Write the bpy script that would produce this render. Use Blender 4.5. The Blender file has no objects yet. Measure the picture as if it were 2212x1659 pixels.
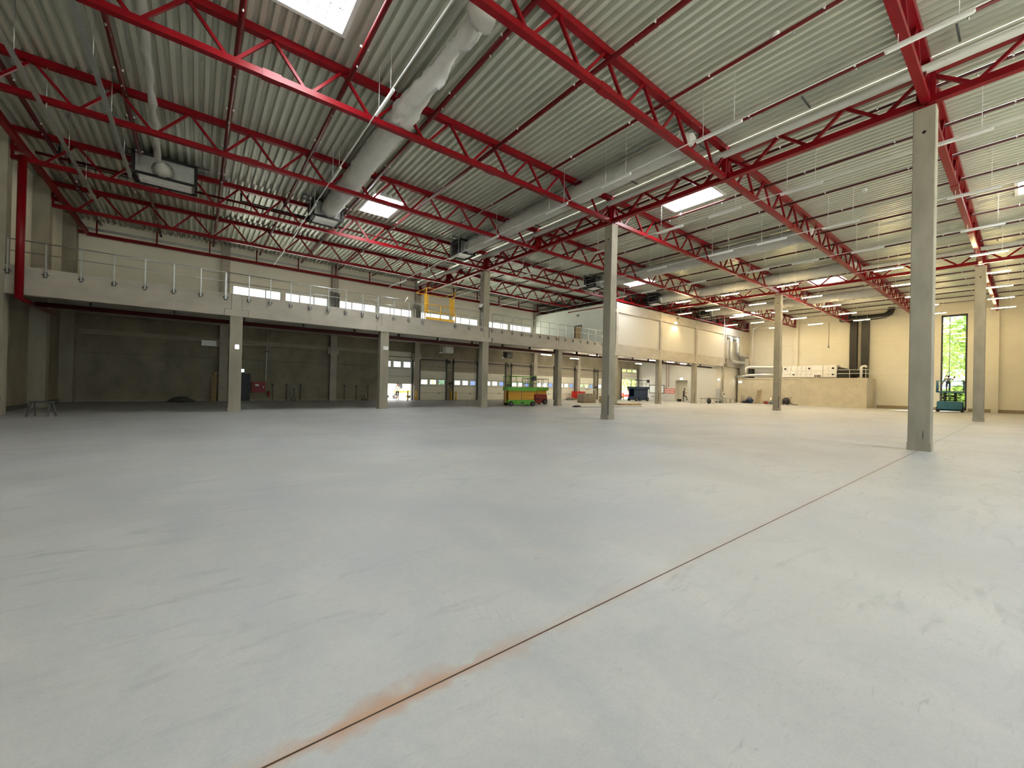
import bpy, bmesh, math, random
from mathutils import Vector, Matrix, Euler
R = math.radians
scene = bpy.context.scene
COL = scene.collection

# ------------------------------------------------------------------ camera
FPX, CAMH = 870.2, 1.69
yaw, pitch, roll = R(51.99), R(0.263), R(1.302)
fw = Vector((math.cos(yaw)*math.cos(pitch), math.sin(yaw)*math.cos(pitch), math.sin(pitch)))
rt = Vector((math.sin(yaw), -math.cos(yaw), 0))
up = rt.cross(fw)
r2 = rt*math.cos(roll) + up*math.sin(roll)
u2 = up*math.cos(roll) - rt*math.sin(roll)
cam_data = bpy.data.cameras.new('camera')
cam_data.sensor_fit = 'HORIZONTAL'; cam_data.sensor_width = 36.0
cam_data.lens = FPX/2212*36.0
cam_data.clip_start = 0.05; cam_data.clip_end = 500
cam = bpy.data.objects.new('camera', cam_data); COL.objects.link(cam)
m = Matrix.Identity(4)
for i in range(3):
    m[i][0] = r2[i]; m[i][1] = u2[i]; m[i][2] = -fw[i]
m[2][3] = CAMH
cam.matrix_world = m
scene.camera = cam

# ------------------------------------------------------------------ world, sun, exposure
SKY = 1.6
world = bpy.data.worlds.new('sky'); scene.world = world; world.use_nodes = True
bg = world.node_tree.nodes['Background']
bg.inputs['Color'].default_value = (0.92, 0.97, 1.0, 1); bg.inputs['Strength'].default_value = SKY
sun_d = bpy.data.lights.new('sun', 'SUN'); sun_d.energy = 22.0; sun_d.angle = R(0.6); sun_d.color = (1, 0.95, 0.86)
sun = bpy.data.objects.new('sun', sun_d); COL.objects.link(sun)
sun.location = (90, -20, 60)
sun.rotation_euler = Vector((-7.0, 4.0, -12.0)).to_track_quat('-Z', 'Y').to_euler()
vs = scene.view_settings
vs.view_transform = 'Standard'; vs.look = 'None'; vs.gamma = 1.0; vs.use_curve_mapping = False
vs.exposure = 0.75
LAMP = 210.0         # radiance of the lit strip lights
scene.cycles.max_bounces = 6; scene.cycles.diffuse_bounces = 4; scene.cycles.glossy_bounces = 2
scene.cycles.use_adaptive_sampling = True; scene.cycles.adaptive_threshold = 0.07; scene.cycles.adaptive_min_samples = 16
scene.cycles.transparent_max_bounces = 12
scene.cycles.sample_clamp_indirect = 8.0

# unseen back-wall windows added for daylight: portals guide the sky light in through them
ADDED_BACKWIN = [(-5.4 + 6*i, -5.4 + 6*i + 4.9) for i in range(7)]
YB = -10.5
def portal(loc, sx, sy, rot):
    l = bpy.data.lights.new('window_portal', 'AREA'); l.shape = 'RECTANGLE'; l.size = sx; l.size_y = sy
    l.cycles.is_portal = True
    o = bpy.data.objects.new('window_portal', l); COL.objects.link(o); o.location = loc; o.rotation_euler = rot
portal(((ADDED_BACKWIN[0][0]+ADDED_BACKWIN[-1][1])/2, YB-.3, 5.5), ADDED_BACKWIN[-1][1]-ADDED_BACKWIN[0][0], 9.2, (R(90), 0, 0))   # faces +Y, into the hall
portal((17.5, 38.95, 7.9), 31.2, 2.6, (R(-90), 0, 0))                                                      # clerestory, faces -Y

# ------------------------------------------------------------------ helpers
def s2l(c):
    return tuple((v/12.92 if v <= .04045 else ((v+.055)/1.055)**2.4) for v in c)
def rgb(r, g, b): return s2l((r/255, g/255, b/255))

MATS = {}
def mat(name, col, rough=.6, metal=0.0, noise=None, bump=0.0, spec=.5, emit=None, es=0.0):
    """noise = (scale, amount, stretch)"""
    m = bpy.data.materials.new(name); m.use_nodes = True
    nt = m.node_tree; b = nt.nodes['Principled BSDF']
    b.inputs['Base Color'].default_value = (*col, 1); b.inputs['Roughness'].default_value = rough
    b.inputs['Metallic'].default_value = metal; b.inputs['Specular IOR Level'].default_value = spec
    if emit:
        b.inputs['Emission Color'].default_value = (*emit, 1); b.inputs['Emission Strength'].default_value = es
    if noise:
        sc, am, st = noise
        tc = nt.nodes.new('ShaderNodeTexCoord'); mp = nt.nodes.new('ShaderNodeMapping')
        mp.inputs['Scale'].default_value = st
        nz = nt.nodes.new('ShaderNodeTexNoise'); nz.inputs['Scale'].default_value = sc
        nz.inputs['Detail'].default_value = 3; nz.inputs['Roughness'].default_value = .62
        nt.links.new(tc.outputs['Object'], mp.inputs[0]); nt.links.new(mp.outputs[0], nz.inputs['Vector'])
        mr = nt.nodes.new('ShaderNodeMapRange')
        mr.inputs['From Min'].default_value = .3; mr.inputs['From Max'].default_value = .7
        mr.inputs['To Min'].default_value = 1-am; mr.inputs['To Max'].default_value = 1+am
        nt.links.new(nz.outputs['Fac'], mr.inputs[0])
        mx = nt.nodes.new('ShaderNodeVectorMath'); mx.operation = 'SCALE'
        mx.inputs[0].default_value = col
        nt.links.new(mr.outputs[0], mx.inputs['Scale']); nt.links.new(mx.outputs[0], b.inputs['Base Color'])
        if bump:
            bp = nt.nodes.new('ShaderNodeBump'); bp.inputs['Strength'].default_value = bump
            bp.inputs['Distance'].default_value = .02
            nt.links.new(nz.outputs['Fac'], bp.inputs['Height']); nt.links.new(bp.outputs[0], b.inputs['Normal'])
    MATS[name] = m
    return m

U = (1, 1, 1)
mat('concrete', (.30, .272, .21), .75, noise=(1.6, .16, (1, 1, .35)))
mat('beam_concrete', (.40, .365, .305), .8, noise=(1.1, .12, (.6, 1, 1.4)))
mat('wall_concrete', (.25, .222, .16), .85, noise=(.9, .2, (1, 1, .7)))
mat('block_concrete', (.50, .45, .34), .85, noise=(1.3, .1, U))
mat('mezz_concrete', (.58, .55, .48), .85, noise=(1.0, .12, U))
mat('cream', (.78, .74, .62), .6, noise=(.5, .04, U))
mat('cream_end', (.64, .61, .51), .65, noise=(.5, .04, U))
mat('office_white', (.62, .60, .54), .6, noise=(.4, .03, U))
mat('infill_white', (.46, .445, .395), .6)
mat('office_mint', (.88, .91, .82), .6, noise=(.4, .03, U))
mat('deck', (.54, .555, .475), .38, metal=.35, noise=(.35, .05, U))
mat('red', (.185, .002, .006), .36, noise=(2.0, .12, U), spec=.22)
mat('red_pipe', (.11, .003, .005), .35, spec=.3)
mat('dark_pipe', (.05, .006, .005), .45, spec=.25)
mat('white_metal', (.72, .72, .70), .4, noise=(1, .04, U))
mat('white_plastic', (.76, .76, .74), .45)
mat('grey_pipe', (.40, .40, .36), .5)
mat('galv', (.50, .51, .50), .35, metal=.75, noise=(4, .1, U))
mat('rail_steel', (.42, .43, .42), .35, metal=.85)
mat('fabric', (.44, .435, .40), .85, noise=(1.5, .05, U))
mat('fabric_lit', (.58, .58, .55), .85, noise=(1.5, .05, U))  # paler fabric copy: skylight on the limp duct is partly in this colour
mat('black', (.012, .012, .014), .5)
mat('black_duct', (.014, .012, .010), .55, noise=(2, .2, U))
mat('rubber', (.02, .02, .022), .8)
mat('dark_grey', (.09, .09, .085), .6)
mat('door_grey', (.74, .72, .61), .5, noise=(.8, .04, U))
mat('transom', (.33, .29, .22), .7, noise=(1, .08, U))
mat('door_black', (.013, .015, .014), .5)
mat('wood_door', (.62, .42, .20), .5, noise=(3, .1, (1, 1, .2)))
mat('wood', (.36, .25, .12), .75, noise=(4, .2, (1, .2, 1)))
mat('yellow', (.75, .40, .015), .5)
mat('green', (.10, .36, .015), .45)
mat('scissor_yellow', (.62, .30, .01), .5)
mat('navy', (.012, .03, .075), .45)
mat('teal', (.015, .11, .17), .45)
mat('deep_red', (.25, .012, .012), .5)
mat('bright_red', (.60, .02, .015), .5)
mat('orange_red', (.70, .08, .02), .55)
mat('baseboard', (.27, .22, .14), .7)
mat('wrap', (.30, .26, .20), .45, noise=(5, .25, (1, 1, 3)))
mat('joint', (.03, .028, .025), .9)
mat('skin', (.45, .24, .16), .6)
mat('shirt_dark', (.02, .022, .028), .8)
mat('shirt_grey', (.14, .16, .19), .8)
mat('shirt_white', (.75, .75, .73), .8)
mat('trousers', (.018, .02, .026), .85)
mat('shoes', (.02, .016, .014), .7)
mat('hair', (.025, .016, .01), .8)
mat('asphalt', (.66, .64, .59), .9, noise=(2, .15, U))
mat('bark', (.10, .07, .045), .9)
mat('leaf', (.30, .46, .10), .6)
mat('leaf_b', (.42, .56, .16), .6)
for k in ('leaf', 'leaf_b'):
    b_ = MATS[k].node_tree.nodes['Principled BSDF']
    b_.inputs['Transmission Weight'].default_value = 0.0
    b_.inputs['Subsurface Weight'].default_value = 0.0
mat('opal', (.8, .8, .8), .5, emit=(.93, .97, 1.0), es=31.0)
mat('lamp_on', (.9, .9, .85), .5, emit=(1.0, .75, .38), es=LAMP)
mat('batten_on', (.9, .9, .88), .5, emit=(1.0, .88, .66), es=LAMP*.6)
mat('lamp_small', (.9, .9, .85), .5, emit=(.95, 1.0, .92), es=12.0)
mat('exit_green', (.2, .8, .4), .5, emit=(.62, 1.0, .78), es=9.0)
mat('paper', (.80, .82, .80), .6)

def glass(name, tint, fac=.06):
    m = bpy.data.materials.new(name); m.use_nodes = True; nt = m.node_tree; nt.nodes.clear()
    out = nt.nodes.new('ShaderNodeOutputMaterial'); mx = nt.nodes.new('ShaderNodeMixShader')
    t = nt.nodes.new('ShaderNodeBsdfTransparent'); t.inputs[0].default_value = (*tint, 1)
    g = nt.nodes.new('ShaderNodeBsdfGlossy'); g.inputs['Roughness'].default_value = .03
    mx.inputs[0].default_value = fac
    nt.links.new(t.outputs[0], mx.inputs[1]); nt.links.new(g.outputs[0], mx.inputs[2]); nt.links.new(mx.outputs[0], out.inputs[0])
    MATS[name] = m
glass('glass', (.93, .96, .95))
glass('glass_dim', (.42, .48, .62), .1)

class MB:
    def __init__(s): s.v = []; s.f = []; s.smooth = False
    def quad(s, pts):
        n = len(s.v); s.v += [tuple(p) for p in pts]; s.f.append(tuple(range(n, n+len(pts)))); return s
    def box(s, a, b):
        x0, y0, z0 = a; x1, y1, z1 = b
        if x0 > x1: x0, x1 = x1, x0
        if y0 > y1: y0, y1 = y1, y0
        if z0 > z1: z0, z1 = z1, z0
        n = len(s.v)
        s.v += [(x0,y0,z0),(x1,y0,z0),(x1,y1,z0),(x0,y1,z0),(x0,y0,z1),(x1,y0,z1),(x1,y1,z1),(x0,y1,z1)]
        s.f += [tuple(n+i for i in q) for q in ((0,3,2,1),(4,5,6,7),(0,1,5,4),(1,2,6,5),(2,3,7,6),(3,0,4,7))]
        return s
    def cbox(s, c, d): return s.box([c[i]-d[i]/2 for i in range(3)], [c[i]+d[i]/2 for i in range(3)])
    def bar(s, p, q, w, h=None, upv=(0, 0, 1)):
        h = w if h is None else h
        p = Vector(p); q = Vector(q); d = (q-p).normalized(); u = Vector(upv)
        if abs(d.dot(u)) > .98: u = Vector((1, 0, 0))
        a = d.cross(u).normalized(); b = a.cross(d).normalized()
        n = len(s.v)
        for c in (p, q):
            for sa, sb in ((-1,-1),(1,-1),(1,1),(-1,1)): s.v.append(tuple(c + a*(sa*w/2) + b*(sb*h/2)))
        s.f += [tuple(n+i for i in f) for f in ((3,2,1,0),(4,5,6,7),(0,1,5,4),(1,2,6,5),(2,3,7,6),(3,0,4,7))]
        return s
    def tube(s, pts, r, n=8, cap=True, rad=None):
        pts = [Vector(p) for p in pts]; s.smooth = True
        base = len(s.v); prev = None
        for i, p in enumerate(pts):
            if i == 0: t = pts[1]-p
            elif i == len(pts)-1: t = p-pts[i-1]
            else: t = (pts[i+1]-p).normalized() + (p-pts[i-1]).normalized()
            t.normalize()
            if prev is None:
                u = Vector((0, 0, 1)) if abs(t.z) < .9 else Vector((1, 0, 0))
                a = t.cross(u).normalized()
            else:
                a = (prev - t*prev.dot(t)).normalized()
            prev = a; b = t.cross(a); rr = rad[i] if rad else r
            for k in range(n):
                an = 2*math.pi*k/n; s.v.append(tuple(p + (a*math.cos(an)+b*math.sin(an))*rr))
        for i in range(len(pts)-1):
            for k in range(n):
                k2 = (k+1) % n
                s.f.append((base+i*n+k, base+i*n+k2, base+(i+1)*n+k2, base+(i+1)*n+k))
        if cap:
            s.f.append(tuple(base+k for k in range(n))[::-1])
            s.f.append(tuple(base+(len(pts)-1)*n+k for k in range(n)))
        return s
    def prism(s, poly, axis, a, b):
        """poly: 2D points in the plane of the other two axes (in axis order), extruded a..b along axis"""
        n = len(poly); base = len(s.v)
        for c in (a, b):
            for p in poly:
                q = list(p); q.insert(axis, c); s.v.append(tuple(q))
        s.f.append(tuple(base+i for i in range(n))); s.f.append(tuple(base+n+i for i in range(n))[::-1])
        for i in range(n):
            j = (i+1) % n; s.f.append((base+i, base+n+i, base+n+j, base+j))
        return s
    def sphere(s, c, r, nu=10, nv=7):
        s.smooth = True; r = r if isinstance(r, (tuple, list)) else (r, r, r); base = len(s.v)
        for j in range(nv+1):
            th = math.pi*j/nv
            for i in range(nu):
                ph = 2*math.pi*i/nu
                s.v.append((c[0]+r[0]*math.sin(th)*math.cos(ph), c[1]+r[1]*math.sin(th)*math.sin(ph), c[2]+r[2]*math.cos(th)))
        for j in range(nv):
            for i in range(nu):
                i2 = (i+1) % nu; s.f.append((base+j*nu+i, base+(j+1)*nu+i, base+(j+1)*nu+i2, base+j*nu+i2))
        return s
    def mesh(s, name, material, off=None):
        me = bpy.data.meshes.new(name)
        v = s.v if off is None else [(p[0]-off[0], p[1]-off[1], p[2]-off[2]) for p in s.v]
        me.from_pydata(v, [], s.f); me.update()
        bm = bmesh.new(); bm.from_mesh(me); bmesh.ops.recalc_face_normals(bm, faces=bm.faces); bm.to_mesh(me); bm.free()
        if s.smooth:
            for p in me.polygons: p.use_smooth = len(p.vertices) == 4
        me.materials.append(MATS[material])
        return me
    def build(s, name, material, parent=None, world=True):
        off = None
        if world and parent is not None:
            off = Vector(parent.location)
            if parent.parent is not None: off = off + Vector(parent.parent.location)
        me = s.mesh(name, material, off)
        o = bpy.data.objects.new(name, me); COL.objects.link(o)
        if parent is not None: o.parent = parent
        return o

def tag(o, label=None, cat=None, group=None, kind=None):
    if label: o['label'] = label
    if cat: o['category'] = cat
    if group: o['group'] = group
    if kind: o['kind'] = kind
    return o
def thing(name, label, cat, loc=(0, 0, 0), rz=0, group=None, kind=None):
    o = bpy.data.objects.new(name, None); COL.objects.link(o)
    o.empty_display_size = .2; o.location = loc; o.rotation_euler = (0, 0, rz)
    return tag(o, label, cat, group, kind)
def link_mesh(name, me, parent, loc=(0, 0, 0), rot=(0, 0, 0)):
    o = bpy.data.objects.new(name, me); COL.objects.link(o); o.parent = parent
    o.location = loc; o.rotation_euler = rot
    return o
def copy_tree(root, loc, rz=0, label=None):
    r = root.copy(); COL.objects.link(r); r.location = loc; r.rotation_euler = (0, 0, rz)
    if label: r['label'] = label
    for ch in root.children:
        c = ch.copy(); COL.objects.link(c); c.parent = r
        for g in ch.children:
            d = g.copy(); COL.objects.link(d); d.parent = c
    return r
ORD = ['first','second','third','fourth','fifth','sixth','seventh','eighth','ninth','tenth','eleventh','twelfth',
       'thirteenth','fourteenth','fifteenth','sixteenth','seventeenth','eighteenth','nineteenth','twentieth',
       'twenty-first','twenty-second','twenty-third','twenty-fourth','twenty-fifth','twenty-sixth']
def rects(u0, u1, z0, z1, holes):
    """split a rectangle around rectangular holes -> list of (u0,u1,z0,z1)"""
    us = sorted({u0, u1, *[min(max(h[0], u0), u1) for h in holes], *[min(max(h[1], u0), u1) for h in holes]})
    out = []
    for a, b in zip(us, us[1:]):
        if b-a < 1e-6: continue
        c = (a+b)/2; hz = sorted((max(h[2], z0), min(h[3], z1)) for h in holes if h[0] < c < h[1] and h[3] > z0 and h[2] < z1)
        z = z0
        for p, q in hz:
            if p > z+1e-6: out.append((a, b, z, p))
            z = max(z, q)
        if z < z1-1e-6: out.append((a, b, z, z1))
    return out

# ------------------------------------------------------------------ grid
XL, XR, YF = -6.9, 65.9, 38.6
X1, X2 = 17.57, 41.57                 # column rows / main trusses
YR = [2.02, 14.02, 26.02]             # column lines
ZC = 10.47                            # column tops
ZD = 12.06                            # underside of the roof deck
PIL = [1.57 + 8*k for k in range(8)]  # 1.57 ... 57.57
YM = 25.75                            # front face of the mezzanine edge beams
ZM0, ZM1 = 5.03, 6.20

# ------------------------------------------------------------------ floor
def floor_material(near):
    m = bpy.data.materials.new('floor_concrete'); m.use_nodes = True; nt = m.node_tree; L = nt.links
    b = nt.nodes['Principled BSDF']
    N = lambda t: nt.nodes.new(t)
    tc = N('ShaderNodeTexCoord'); P = tc.outputs['Object']
    def noise(scale, detail=6, rough=.6, st=U, dist=0):
        mp = N('ShaderNodeMapping'); mp.inputs['Scale'].default_value = st; L.new(P, mp.inputs[0])
        n = N('ShaderNodeTexNoise'); n.inputs['Scale'].default_value = scale; n.inputs['Detail'].default_value = detail
        n.inputs['Roughness'].default_value = rough; n.inputs['Distortion'].default_value = dist
        L.new(mp.outputs[0], n.inputs['Vector']); return n.outputs['Fac']
    def rng(x, a, b_, c, d):
        r = N('ShaderNodeMapRange'); r.inputs[1].default_value = a; r.inputs[2].default_value = b_
        r.inputs[3].default_value = c; r.inputs[4].default_value = d; L.new(x, r.inputs[0]); return r.outputs[0]
    def M(op, a, b_=None):
        n = N('ShaderNodeMath'); n.operation = op
        for i, v in enumerate((a, b_)):
            if v is None: continue
            if isinstance(v, (int, float)): n.inputs[i].default_value = v
            else: L.new(v, n.inputs[i])
        return n.outputs[0]
    sep = N('ShaderNodeSeparateXYZ'); L.new(P, sep.inputs[0]); X, Y = sep.outputs[0], sep.outputs[1]
    big = noise(.35, 2, .55, (1, 1, 1), .6)
    mid = noise(1.7, 4, .65, (1.0, .55, 1), .4)
    fine = noise(14, 2, .6)
    swirl = noise(2.4, 3, .6, (.45, 1.6, 1), 1.4)
    v = M('MULTIPLY', rng(big, .3, .7, .90, 1.08), rng(mid, .25, .75, .92, 1.07))
    v = M('MULTIPLY', v, rng(fine, .3, .7, .975, 1.025))
    scuff = M('MULTIPLY', rng(swirl, .54, .70, 0, 1), rng(big, .42, .62, .15, 1))
    v = M('MULTIPLY', v, rng(scuff, 0, 1, 1, .82))
    if near:
        scr = noise(7, 3, .7, (.35, 1.9, 1), 2.5)
        v = M('MULTIPLY', v, rng(M('MULTIPLY', rng(scr, .60, .74, 0, 1), rng(mid, .42, .6, 0, 1)), 0, 1, 1, .80))
        v = M('MULTIPLY', v, rng(noise(60, 1), .3, .7, .965, 1.035))
    # herringbone tyre prints: straight strips with a chevron pattern
    def track(ax, ay, bx, by, w, dens, amt):
        dx, dy = bx-ax, by-ay; ln = math.hypot(dx, dy); dx /= ln; dy /= ln
        al = M('ADD', M('MULTIPLY', M('SUBTRACT', X, ax), dx), M('MULTIPLY', M('SUBTRACT', Y, ay), dy))
        ac = M('ABSOLUTE', M('ADD', M('MULTIPLY', M('SUBTRACT', X, ax), -dy), M('MULTIPLY', M('SUBTRACT', Y, ay), dx)))
        wave = M('SINE', M('MULTIPLY', M('ADD', al, M('MULTIPLY', ac, 1.1)), dens))
        pat = rng(wave, .6, .95, 0, 1)
        edge = M('MULTIPLY', rng(ac, w*.8, w, 1, 0), M('MULTIPLY', rng(al, 0, .3, 0, 1), rng(al, ln-.3, ln, 1, 0)))
        k = M('MULTIPLY', M('MULTIPLY', pat, edge), M('MULTIPLY', rng(fine, .35, .6, .2, 1), rng(mid, .45, .62, .15, 1)))
        return rng(k, 0, 1, 1, 1-amt)
    for t in ((3.9, 4.4, 5.5, 1.4, .16, 52, .13), (1.05, 4.0, 2.0, 1.7, .14, 62, .10), (6.0, 1.4, 9.5, .2, .2, 46, .08)) if near else ():
        v = M('MULTIPLY', v, track(*t))
    base = N('ShaderNodeMixRGB'); L.new(rng(mid, .3, .7, 0, 1), base.inputs[0])
    base.inputs[1].default_value = (.365, .376, .370, 1); base.inputs[2].default_value = (.395, .388, .362, 1)
    cool = N('ShaderNodeMixRGB'); L.new(rng(noise(.22, 1), .45, .65, 0, .45), cool.inputs[0])
    L.new(base.outputs[0], cool.inputs[1]); cool.inputs[2].default_value = (.360, .370, .395, 1)
    sc = N('ShaderNodeVectorMath'); sc.operation = 'SCALE'; L.new(cool.outputs[0], sc.inputs[0]); L.new(v, sc.inputs['Scale'])
    # rust bleeding out of the slab joint near the camera
    if near:
        dj = M('ABSOLUTE', M('SUBTRACT', Y, 2.045))
        wob = rng(noise(3.4, 2), .32, .68, .02, .19)
        spread = rng(M('SUBTRACT', 1, M('DIVIDE', dj, wob)), 0, 1, 0, 1)
        along = M('MULTIPLY', rng(X, .25, .6, .35, 1), rng(X, 1.0, 1.9, 1, .22))
        rust = M('MULTIPLY', spread, along)
        core = M('MULTIPLY', rng(M('ABSOLUTE', M('SUBTRACT', Y, 2.035)), .004, .016, 1, 0), rng(X, .3, 4.0, .95, .4))
        rust = M('MAXIMUM', M('MULTIPLY', rust, .66), core)
        mx = N('ShaderNodeMixRGB'); L.new(rust, mx.inputs[0]); L.new(sc.outputs[0], mx.inputs[1]); mx.inputs[2].default_value = (.36, .14, .025, 1)
    else: mx = sc
    L.new(mx.outputs[0], b.inputs['Base Color'])
    L.new(rng(mid, .3, .7, .42, .62), b.inputs['Roughness']); b.inputs['Specular IOR Level'].default_value = .35
    MATS['floor_near' if near else 'floor'] = m
floor_material(True); floor_material(False)
fl = MB().box((XL-.3, YB-.3, -.30), (XR+.3, YF+.3, -.002)).build('floor', 'joint')
tag(fl, 'pale scuffed concrete floor with tyre marks and a rusty joint', 'floor', kind='structure')
XJ = [XL-.3, X1, X2, XR+.3]; YJ = [YB-.3, 2.035, 14.02, 26.02, YF+.3]
for i in range(3):
    for j in range(4):
        g = .005
        sl = MB().box((XJ[i]+g, YJ[j]+g, -.002), (XJ[i+1]-g, YJ[j+1]-g, 0)).build('floor_slab', 'floor_near' if i == 0 and j < 2 else 'floor', fl)
        sl.data.materials.append(MATS['joint'])
        for p in sl.data.polygons: p.material_index = 0 if p.normal.z > .5 else 1

# ------------------------------------------------------------------ far wall with loading doors and clerestory windows
wf = thing('wall_far', 'long far wall with loading doors below and clerestory windows above', 'wall', (0, 0, 0), kind='structure')
DOORS = []          # (x0, x1, ztop, kind)
for k in range(2, 6):
    p = PIL[k]
    DOORS += [(p+.55, p+3.55, 3.05, 'closed'), (p+4.5, p+7.5, 3.05, 'closed')]
RAISED = (14.1, 17.2, 4.86); BIG = (51.55, 55.65, 4.75)
bays = [(XL, PIL[0])] + [(PIL[k], PIL[k]+8) for k in range(7)] + [(PIL[7], XR)]
WIN = []
for k in range(4):
    p = PIL[k]; WIN += [(p+.45, p+3.85), (p+4.1, p+7.5)]
WZ = (6.6, 9.15)
holes_low = [(a, b, 0, 4.5) for a, b, z, q in DOORS] + [(RAISED[0], RAISED[1], 0, RAISED[2]), (BIG[0], BIG[1], 0, BIG[2])]
holes_up = [(a, b, *WZ) for a, b in WIN]
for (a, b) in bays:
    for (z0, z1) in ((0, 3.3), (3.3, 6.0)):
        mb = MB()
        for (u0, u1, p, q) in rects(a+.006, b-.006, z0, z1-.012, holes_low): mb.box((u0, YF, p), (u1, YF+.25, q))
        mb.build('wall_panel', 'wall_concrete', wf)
    for (z0, z1) in ((6.0, 9.9), (9.9, 12.3)):
        mb = MB()
        for (u0, u1, p, q) in rects(a+.006, b-.006, z0, z1-.012, holes_up): mb.box((u0, YF, p), (u1, YF+.25, q))
        mb.build('wall_panel', 'cream', wf)
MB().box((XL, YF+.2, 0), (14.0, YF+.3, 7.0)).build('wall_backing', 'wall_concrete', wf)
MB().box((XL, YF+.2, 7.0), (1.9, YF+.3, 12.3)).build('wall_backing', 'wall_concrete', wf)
for k, p in enumerate(PIL):
    MB().box((p-.27, YF-.42, 0), (p+.27, YF, 12.0)).build('pilaster', 'beam_concrete', wf)
    MB().box((p-.27-.2, YF-.30, 4.15), (p+.47, YF-.02, 4.75)).build('corbel', 'beam_concrete', wf)
MB().box((XL, YF-.05, 11.45), (XR, YF, 11.62)).build('wall_strip', 'galv', wf)
MB().box((-6.2, YF-.09, 4.50), (14.0, YF, 4.84)).build('wall_ledge', 'transom', wf)
MB().box((XL, YF-.03, 0), (13.9, YF, .13)).build('skirting', 'concrete', wf)

def window(n, x0, x1, z0, z1, panes, label, y=YF):
    w = thing('window_%d' % n, label, 'window', (0, 0, 0), kind='structure')
    fr = MB(); t = .08
    fr.box((x0, y+.05, z0), (x1, y+.17, z0+t)).box((x0, y+.05, z1-t), (x1, y+.17, z1))
    for i in range(panes+1):
        c = x0 + (x1-x0)*i/panes; c = min(max(c, x0+t/2), x1-t/2)
        fr.box((c-t/2, y+.05, z0), (c+t/2, y+.17, z1))
    fr.build('window_frame', 'white_metal', w)
    for i in range(panes):
        a = x0 + (x1-x0)*i/panes; b = x0 + (x1-x0)*(i+1)/panes
        MB().box((a+t/2, y+.10, z0+t), (b-t/2, y+.115, z1-t)).build('pane', 'glass', w)
    MB().box((x0-.03, y-.05, z0-.06), (x1+.03, y+.05, z0)).build('window_sill', 'white_metal', w)
    return w
wn = 0
for i, (a, b) in enumerate(WIN):
    wn += 1
    window(wn, a, b, *WZ, 3, 'three-pane clerestory window above the mezzanine, %s from the left wall' % ORD[i])

# closed sectional loading doors
dn = 0
def door_sections(d, x0, x1, zs, y, winrow, m, nw=3, dim=True):
    for i, (z0, z1) in enumerate(zs):
        MB().box((x0, y-.008, z0-.012), (x1, y+.055, z0+.012)).build('seam', 'dark_grey', d)
        if i == winrow:
            s = MB(); w = (x1-x0)/nw; hs = []
            for k in range(nw):
                hs.append((x0+w*k+w*.13, x0+w*k+w*.87, z0+.14, z1-.10))
            for (u0, u1, p, q) in rects(x0, x1, z0, z1, hs): s.box((u0, y, p), (u1, y+.05, q))
            so = s.build('door_section', m, d)
            for k, h in enumerate(hs):
                MB().box((h[0], y+.015, h[2]), (h[1], y+.03, h[3])).build('pane', 'glass_dim' if (dim and k == nw-1) else 'glass', so)
                f = MB(); e = .025
                f.box((h[0], y-.01, h[2]), (h[1], y, h[2]+e)).box((h[0], y-.01, h[3]-e), (h[1], y, h[3]))
                f.box((h[0], y-.01, h[2]), (h[0]+e, y, h[3])).box((h[1]-e, y-.01, h[2]), (h[1], y, h[3]))
                f.build('pane_frame', 'black' if not dim else 'dark_grey', so)
        else:
            MB().box((x0, y, z0), (x1, y+.05, z1)).build('door_section', m, d)
for i, (a, b, zt, q) in enumerate(DOORS):
    dn += 1
    d = thing('door_%d' % dn, 'closed sectional loading door, %s from the raised door on its left' % ORD[i], 'door', (0, 0, 0), kind='structure')
    door_sections(d, a, b, [(0, .76), (.76, 1.5), (1.5, 2.25), (2.25, 3.05)], YF+.06, 2, 'door_grey')
    for (z0, z1) in ((3.05, 3.5), (3.5, 4.0), (4.0, 4.5)):
        MB().box((a, YF+.04, z0), (b, YF+.10, z1)).build('transom_panel', 'transom', d)
        MB().box((a, YF+.032, z1-.012), (b, YF+.105, z1+.012)).build('seam', 'dark_grey', d)
    for x in (a-.06, b+.06):
        MB().box((x-.05, YF-.10, 0), (x+.05, YF, 4.45)).build('door_track', 'dark_grey', d)
    MB().tube([(a, YF-.13, 4.2), (b, YF-.13, 4.2)], .05, 8).build('torsion_bar', 'dark_grey', d)
    MB().box((b-.1, YF-.2, 4.02), (b+.16, YF-.04, 4.32)).build('drive_motor', 'black', d)
    MB().box((b-.9, YF+.02, .68), (b-.7, YF+.06, .74)).build('handle', 'black', d)
# raised door beside the second mezzanine column
dn += 1
d = thing('door_%d' % dn, 'half raised pale loading door with daylight pouring in beneath it', 'door', (0, 0, 0), kind='structure')
door_sections(d, RAISED[0], RAISED[1], [(1.64, 2.4), (2.4, 3.15), (3.15, 3.98), (3.98, 4.86)], YF+.06, 2, 'door_grey', 3, False)
for x in (RAISED[0]-.06, RAISED[1]+.06): MB().box((x-.06, YF-.12, 0), (x+.06, YF, 4.9)).build('door_track', 'dark_grey', d)
MB().box((RAISED[0], YF-.1, 4.3), (RAISED[1], YF-.02, 4.36)).build('door_rail', 'dark_grey', d)
dn += 1
d = thing('door_%d' % dn, 'wide raised loading door open to green trees, behind the blue lift', 'door', (0, 0, 0), kind='structure')
door_sections(d, BIG[0], BIG[1], [(3.12, 3.62), (3.62, 4.1), (4.1, 4.75)], YF+.06, 2, 'door_grey', 3, False)
for x in (BIG[0]-.06, BIG[1]+.06): MB().box((x-.06, YF-.12, 0), (x+.06, YF, 4.9)).build('door_track', 'dark_grey', d)
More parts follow.
